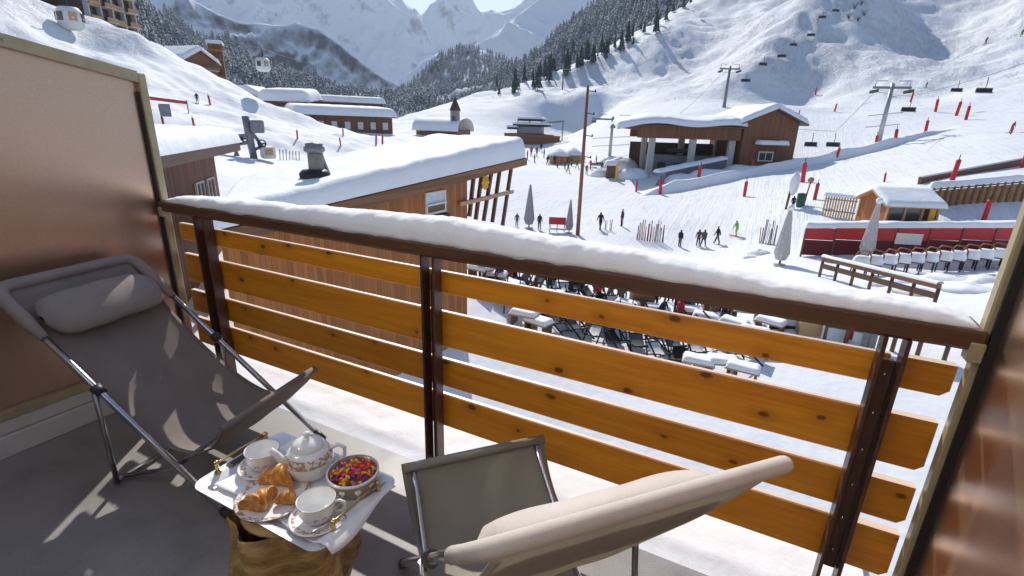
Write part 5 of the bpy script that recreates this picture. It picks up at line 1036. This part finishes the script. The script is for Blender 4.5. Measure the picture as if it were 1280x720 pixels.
for k,(px, py, w_, h_, mt, lab) in enumerate(((800,392,1.3,1.5,'siding_h','brown timber box standing among the terrace tables'),(853,396,1.1,1.7,'black_metal','dark menu board propped on the terrace snow'),(888,388,1.0,1.2,'red_beam','small reddish timber planter on the terrace'),(985,412,1.8,1.3,'black_metal','dark framed board leaning by the timber barrier'),(1012,418,1.2,1.6,'pale_beam','pale timber post box beside the dark framed board'),(1040,424,1.0,.9,'trim_white','white poster board by the timber barrier'))):
    p = G(px, py); e = empty(('timber_box','menu_board','planter','framed_board','post_box','poster_board')[k], p, -azim(px)+.2, lab, ('box','board','planter','board','box','board')[k])
    mb = MB(); mb.box((0,0,h_/2-.1), (w_, .8 if k in (0,2,4) else .12, h_+.1), ch=.02); mb.build('body', mt, e)
    if k in (0,2,4): mb = MB(); snow_slab(mb, -w_/2, w_/2, -.4, .4, lambda x,y: h_-.05, .2, .12, 10, 8); mb.build('snow_cap', 'snow_near', e, kind='stuff')
    else:
        mb = MB(); mb.box((0,-.07,h_*.5), (w_*.8,.03,h_*.7)); mb.build('sheet', 'pane_pale' if k != 1 else 'cloth_grey', e)
        for sx in (-1,1): mb = MB(); mb.beam((sx*w_*.4,0,h_*.8),(sx*w_*.4,.5,-.1), .05,.05); mb.build('leg', 'beam_wood', e)
for k in range(5):
    p = G(1040+k*11, 415+k*5); mb = MB(); mb.box((0,0,.5), (.55,.06,1.0)); e = empty('crate_board', p, -.3, 'small coloured board in the row along the timber barrier', 'board', 'boards along the barrier'); mb.build('panel', ('trim_white','beam_wood','red_paint','pane_pale','machine_grey')[k], e); mb = MB(); mb.box((0,.06,.4), (.08,.08,1.2)); mb.build('stake', 'beam_wood', e)
for (px, py, pose, j, tr_, lab) in ((838,378,'stand','cloth_black','cloth_black','person in black standing near the menu board on the terrace'),(688,356,'walk','cloth_pink','cloth_grey','person in pink among the loungers below'),(745,366,'stand','cloth_navy','cloth_black','person in dark blue at the end of the lounger cluster')): person(px, py, 40, pose, j, tr_, .5, lab, group='people on the terrace')

for k in range(18):
    px = 604+k*17.5+random.uniform(-6,6); py = 352+k*3.1+random.uniform(-4,16)
    person(px, py, 36, ('stand','walk')[k % 2], ('cloth_black','cloth_navy','cloth_red','cloth_grey','cloth_brown','cloth_black')[k % 6], ('cloth_black','cloth_grey')[k % 2], k*1.3, 'person in ' + ('black','dark blue','red','grey','brown','black')[k % 6] + ' among the loungers and tables glimpsed under the handrail', group='people on the terrace')
# ================================================================== BREAKFAST ON A LOG
m, t, b = new_mat('log_bark'); mp = mapping(t, (5,5,9)); n = noise_n(t, mp.outputs[0], 1.2, 6, .6, 1.2); n2 = noise_n(t, mp.outputs[0], 6, 4)
r = ramp(t, n.outputs[0], [(.30, (.10,.045,.014)), (.46, (.30,.16,.045)), (.60, (.50,.32,.11)), (.76, (.66,.48,.22))]); t.links.new(r.outputs[0], b.inputs['Base Color']); b.inputs['Roughness'].default_value = .38
bump(t, b, n.outputs[0], .8, .03, bump(t, b, n2.outputs[0], .4, .01))
wood('log_end', (.30,.17,.06), (.55,.36,.16), 2, 1.5, .5)
plain('tray_metal', (.80,.81,.82), .28, .35, .03, 8); plain('brass', (.62,.47,.20), .25, 1.0, .1, 30); plain('linen', (.86,.86,.88), .85, 0, .03, 40, .2)
plain('spoon_steel', (.75,.75,.76), .18, 1.0, .04)
def china(name, lo, hi, radial):
    m, t, b = new_mat(name); tc = N(t, 'ShaderNodeTexCoord'); s = N(t, 'ShaderNodeSeparateXYZ'); t.links.new(tc.outputs['Object'], s.inputs[0])
    if radial: q = math_n(t, 'SQRT', math_n(t, 'ADD', math_n(t, 'MULTIPLY', s.outputs[0], s.outputs[0]), math_n(t, 'MULTIPLY', s.outputs[1], s.outputs[1])))
    else: q = s.outputs[2]
    inb = math_n(t, 'MULTIPLY', math_n(t, 'GREATER_THAN', q, lo), math_n(t, 'LESS_THAN', q, hi))
    n = noise_n(t, tc.outputs['Object'], 95, 2); pat = ramp(t, n.outputs[0], [(.46, (0,0,0)), (.54, (1,1,1))])
    f = math_n(t, 'MULTIPLY', inb, math_n(t, 'ADD', math_n(t, 'MULTIPLY', pat.outputs[0], .75), .18))
    t.links.new(mixc(t, f, (.86,.86,.85), (.42,.22,.13)), b.inputs['Base Color']); b.inputs['Roughness'].default_value = .16; b.inputs['Coat Weight'].default_value = .4
china('china_saucer', .052, .068, True); china('china_plate', .085, .10, True); china('china_pot', .062, .088, False); china('china_cup', 5, 6, False)
m, t, b = new_mat('croissant_crust'); mp = mapping(t); n = noise_n(t, mp.outputs[0], 60, 5, .6); 
r = ramp(t, n.outputs[0], [(.3, (.34,.10,.012)), (.5, (.62,.25,.035)), (.7, (.83,.48,.12))]); t.links.new(r.outputs[0], b.inputs['Base Color']); b.inputs['Roughness'].default_value = .35; bump(t, b, n.outputs[0], .5, .006)
plain('bowl_clay', (.42,.30,.25), .35, 0, .15, 30, .1, coat=.3)
for nm, c_ in (('candy_red', (.75,.03,.02)), ('candy_yellow', (.85,.60,.02)), ('candy_orange', (.85,.22,.02)), ('candy_purple', (.22,.03,.30)), ('candy_pink', (.75,.10,.30)), ('candy_green', (.20,.45,.05))): plain(nm, c_, .3, 0, .1, 50)
ZT = .418
# log
lg = empty('log_table', (-1.085, .775, 0), 0, 'stout log with split golden bark standing on end under the tray', 'log')
def logf(u, v):
    a = 2*PI*u; z = v*.405
    fac = .158 + .018*math.sin(3*a+1.0) + .012*math.sin(7*a+5*z*3) + .022*float(fbm(math.cos(a)*2+z*7, math.sin(a)*2+z*3, 3)) + .016*math.sin(14*z+3*math.sin(2*a)+a)
    if v < .03 or v > .985: fac *= .96
    return (fac*math.cos(a), fac*math.sin(a), z)
mb = MB(); mb.grid(logf, 72, 44, True, True); mb.build('bark', 'log_bark', lg)
mb = MB(); mb.lathe([(0,.404),(.14,.404),(.135,.4085),(0,.4085)], n=28); mb.build('cut_face', 'log_end', lg)
# tray
ctr = Vector((-1.115, .815, 0)); TRZ = 0.0
def rrect(hx, hy, r, n=6):
    P = []
    for (sx, sy, a0) in ((1,1,0),(-1,1,90),(-1,-1,180),(1,-1,270)):
        for k in range(n+1): a = R(a0+90*k/n); P.append((sx*(hx-r)+r*math.cos(a), sy*(hy-r)+r*math.sin(a)))
    return P
tr = empty('serving_tray', (ctr.x, ctr.y, .4095), 0, 'pale metal serving tray with brass handles resting on the log', 'tray')
mb = MB(); rings = [(rrect(.205,.122,.02), .0), (rrect(.215,.13,.025), .001), (rrect(.232,.145,.03), .016), (rrect(.262,.162,.04), .019), (rrect(.262,.162,.04), .0165), (rrect(.230,.144,.03), .012), (rrect(.213,.128,.025), -.002+.0025)]
V = []; n_ = len(rings[0][0])
for P, z in rings[:5]: V += [(x, y, z) for x, y in P]
F = [(i*n_+k, i*n_+(k+1)%n_, (i+1)*n_+(k+1)%n_, (i+1)*n_+k) for i in range(4) for k in range(n_)] + [tuple(range(n_))]
mb.add(V, F, True); to = mb.build('tray_dish', 'tray_metal', tr, sharp=40); s_ = to.modifiers.new('t', 'SOLIDIFY'); s_.thickness = .0022; s_.offset = -1
for sx in (-1, 1):
    mb = MB(); x = sx*.243; mb.tube([(x,-.085,.052),(x,0,.054),(x,.085,.052)], .0042, 8); h_ = mb.build('handle', 'brass', tr)
    for y in (-.085, .085):
        mb = MB(); mb.lathe([(.010,.018),(.010,.022),(.0055,.026),(.0055,.046),(.009,.050),(.009,.056),(.004,.061),(0,.061)], (x, y, 0), 12); mb.build('handle_post', 'brass', h_)
    mb = MB(); mb.prism([(x-.013*1, -.05, .0205), (x+.013, -.05, .0205), (x+.013, .05, .0205), (x-.013, .05, .0205)], (0,0,.0006)); mb.build('grip_slot', 'dark_plastic', tr)
# linen
def lin(u, v):
    x = -.205+.480*u; y = -.122+.262*v+.012*math.sin(5*u); x += .02*(v-.5)+ (.018*math.sin(4*v+1) if u > .9 else 0)
    z = .0045+.0025*math.sin(7*x*6+3*y*5)*.5+.0022*math.sin(23*y+9*x)
    dxo, dyo = abs(x)-.212, abs(y)-.127
    e = max(dxo, dyo)
    if e > 0: z += min(.0185, e*1.15)
    if x > .262: z -= (x-.262)*.9
    return (x, y, z)
mb = MB(); mb.grid(lin, 50, 34); ln = mb.build('linen_napkin', 'linen', None, (ctr.x+.004, ctr.y, .4125), label='white linen napkin spread over the serving tray', cat='napkin'); s_ = ln.modifiers.new('t', 'SOLIDIFY'); s_.thickness = .0014; s_.offset = 1
def on(px, py, z=ZT): p = atz(px, py, z); return p
ZS = .4195
def cup(px, py, ang, label_c, label_s):
    p = on(px, py, ZS); k = .98
    mb = MB(); mb.lathe([(0,.002),(.028,.002),(.032,0),(.045,.004),(.074,.0145),(.076,.016),(.073,.0168),(.046,.0075),(.032,.005),(0,.005)], n=36); mb.build('saucer', 'china_saucer', None, p, label=label_s, cat='saucer')
    c = empty('coffee_cup', p+Vector((0,0,.0055)), ang, label_c, 'cup')
    mb = MB(); mb.lathe([(0,.003),(.024,.003),(.026,0),(.029,.001),(.032,.006),(.043,.018),(.0485,.036),(.0505,.060),(.0515,.066),(.0495,.0665),(.0485,.060),(.0465,.036),(.041,.019),(.030,.009),(0,.007)], n=36); mb.build('bowl', 'china_cup', c)
    mb = MB(); mb.tube([(.048,0,.052),(.062,0,.056),(.074,0,.048),(.075,0,.034),(.066,0,.022),(.045,0,.020)], .0042, 8); mb.build('handle', 'china_cup', c)
    mb = MB(); mb.lathe([(.0506,.0640),(.0518,.0652),(.0520,.0664),(.0508,.0668)], n=36, ring=True); mb.build('gilt_rim', 'brass', c)
    for aa in (-1.5, -1.05, 1.2):     # little printed emblem in brown
        for q in range(3):
            mb = MB(); a = aa+q*.10; rr_ = .0478; mb.blob((rr_*math.cos(a), rr_*math.sin(a), .032+.003*(q % 2)), (.0022,.0022,.003), 6, 5); mb.build('emblem', 'bowl_clay', c)
    return c
cup(331, 585, R(20), 'white china coffee cup on saucer beside the teapot', 'white saucer with brown band under the cup beside the teapot')
cup(398, 650, R(35), 'white china coffee cup on saucer next to the spoon', 'white saucer with brown band next to the spoon')
p = on(389, 592, ZS); tp = empty('teapot', p, R(38), 'white china teapot with brown patterned band', 'teapot')
mb = MB(); mb.lathe([(0,0),(.042,0),(.052,.006),(.066,.028),(.072,.052),(.069,.078),(.055,.098),(.046,.104),(.044,.104)], n=40, ring=True); mb.build('body', 'china_pot', tp)
mb = MB(); mb.lathe([(0,.103),(.047,.103),(.048,.107),(.040,.119),(.020,.128),(.007,.131),(.006,.137),(.011,.143),(.009,.150),(0,.152)], n=32); mb.build('lid', 'china_cup', tp)
mb = MB(); mb.tube([(-.062,0,.045),(-.082,0,.060),(-.094,0,.084),(-.108,0,.100)], [.018,.014,.010,.0085], 12); mb.build('spout', 'china_cup', tp)
mb = MB(); mb.tube([(.060,0,.086),(.088,0,.098),(.106,0,.084),(.104,0,.058),(.085,0,.038),(.068,0,.034)], .0062, 10); mb.build('handle', 'china_cup', tp)
p = on(342, 624, ZS); mb = MB(); mb.lathe([(0,.003),(.055,.003),(.06,0),(.075,.004),(.100,.012),(.101,.0135),(.098,.014),(.074,.0075),(.06,.005),(0,.005)], n=40); mb.build('dessert_plate', 'china_plate', None, p, label='white dessert plate under the croissants', cat='plate')
pz = p.z+.006
def croissant(px, py, rz, sc, label):
    def cf(u, v):
        a = 2*PI*u; t_ = -1+2*v; th = t_*1.15; rad = .048; seg = 1+.16*abs(math.sin(v*PI*4.5)); w_ = (.030*(1-abs(t_)**2.4)**.6+.005)*seg
        cx, cy = rad*math.sin(th)*1.15, rad*(1-math.cos(th))
        return (sc*(cx+math.cos(a)*w_*math.sin(th)*.9), sc*(cy-.015+math.cos(a)*w_*math.cos(th)*.9), sc*max(.001, w_*.78+math.sin(a)*w_*.85))
    mb = MB(); mb.grid(cf, 18, 40, True, True); pp = on(px, py, pz); pp.z = pz
    return mb.build('croissant', 'croissant_crust', None, pp, label=label, cat='croissant', group='croissants on the plate')
croissant(349, 606, R(8), .92, 'long golden croissant at the back of the plate').rotation_euler.z = R(-160)
croissant(326, 632, R(0), .86, 'plump golden croissant at the plate edge by the tray rim').rotation_euler.z = R(70)
croissant(362, 630, R(0), .62, 'small darker croissant on the plate beside the cup').rotation_euler.z = R(200)
p = on(443, 611, ZS); bw = empty('candy_bowl', p, 0, 'brown bowl with pale hearts, full of bright sweets', 'bowl')
mb = MB(); mb.lathe([(0,.002),(.042,0),(.052,.006),(.066,.030),(.072,.058),(.074,.066),(.071,.0665),(.067,.058),(.060,.030),(.048,.010),(0,.006)], n=40); mb.build('bowl_wall', 'bowl_clay', bw)
mb = MB(); mb.lathe([(.0715,.0585),(.0752,.0605),(.0755,.066),(.0705,.0672)], n=40, ring=True); mb.build('rim', 'china_cup', bw)
for q in range(10):
    a = 2*PI*q/10; mb = MB()
    for s in (-1,1): mb.blob((.0705*math.cos(a)-s*.004*math.sin(a), .0705*math.sin(a)+s*.004*math.cos(a), .041), (.0055,.0055,.006), 7, 5)
    mb.blob((.0695*math.cos(a), .0695*math.sin(a), .035), (.0045,.0045,.008), 7, 5); mb.build('heart', 'china_cup', bw)
for ci, cn in enumerate(('candy_red','candy_yellow','candy_orange','candy_purple','candy_pink','candy_green')):
    mb = MB(); rn = random.Random(ci+5)
    for q in range((30,26,24,22,14,5)[ci]):
        a = rn.uniform(0, 6.28); rr_ = .060*math.sqrt(rn.random()); L = rn.uniform(.012,.02); c0 = Vector((rr_*math.cos(a), rr_*math.sin(a), .056+.018*(1-rr_/.06)+rn.uniform(0,.008))); d_ = Vector((rn.uniform(-1,1), rn.uniform(-1,1), rn.uniform(-.25,.45))).normalized()*L/1.4
        mb.tube([c0-d_, c0-d_*.5, c0+d_*.5, c0+d_], [.0025,.0045,.0045,.002], 6)
    mb.build('sweets', cn, None, p, kind='stuff', label='bright coloured sweets heaped in the brown bowl')
a_, b_ = on(384, 668, ZS+.012), on(427, 646, ZS+.018); mb = MB(); mb.tube([a_, a_.lerp(b_,.6), b_.lerp(a_,.12)], [.003,.002,.002], 8); sp = empty('teaspoon', a_, 0, 'steel teaspoon lying across the saucer rim', 'spoon')
o = mb.build('handle', 'spoon_steel', sp); o.matrix_parent_inverse = Matrix.Translation(-a_)
mb = MB(); mb.blob(b_, (.018,.011,.004), 12, 7); o = mb.build('spoon_bowl', 'spoon_steel', sp); o.matrix_parent_inverse = Matrix.Translation(-a_)
# ================================================================== HAZE: even pale air round the whole place
m = bpy.data.materials.new('haze_air'); m.use_nodes = True; M['haze_air'] = m; t = m.node_tree; t.nodes.clear()
v = t.nodes.new('ShaderNodeVolumePrincipled'); v.inputs['Color'].default_value = (.74,.84,1.0,1); v.inputs['Density'].default_value = .00011; v.inputs['Anisotropy'].default_value = .3
o_ = t.nodes.new('ShaderNodeOutputMaterial'); t.links.new(v.outputs[0], o_.inputs['Volume'])
mb = MB(); hz0, hz1 = -75, 1500; mb.box((0, 0, (hz0+hz1)/2), (18100, 18100, hz1-hz0)); mb.build('haze', 'haze_air', kind='stuff', label='pale blue winter air between the balcony and the mountains')
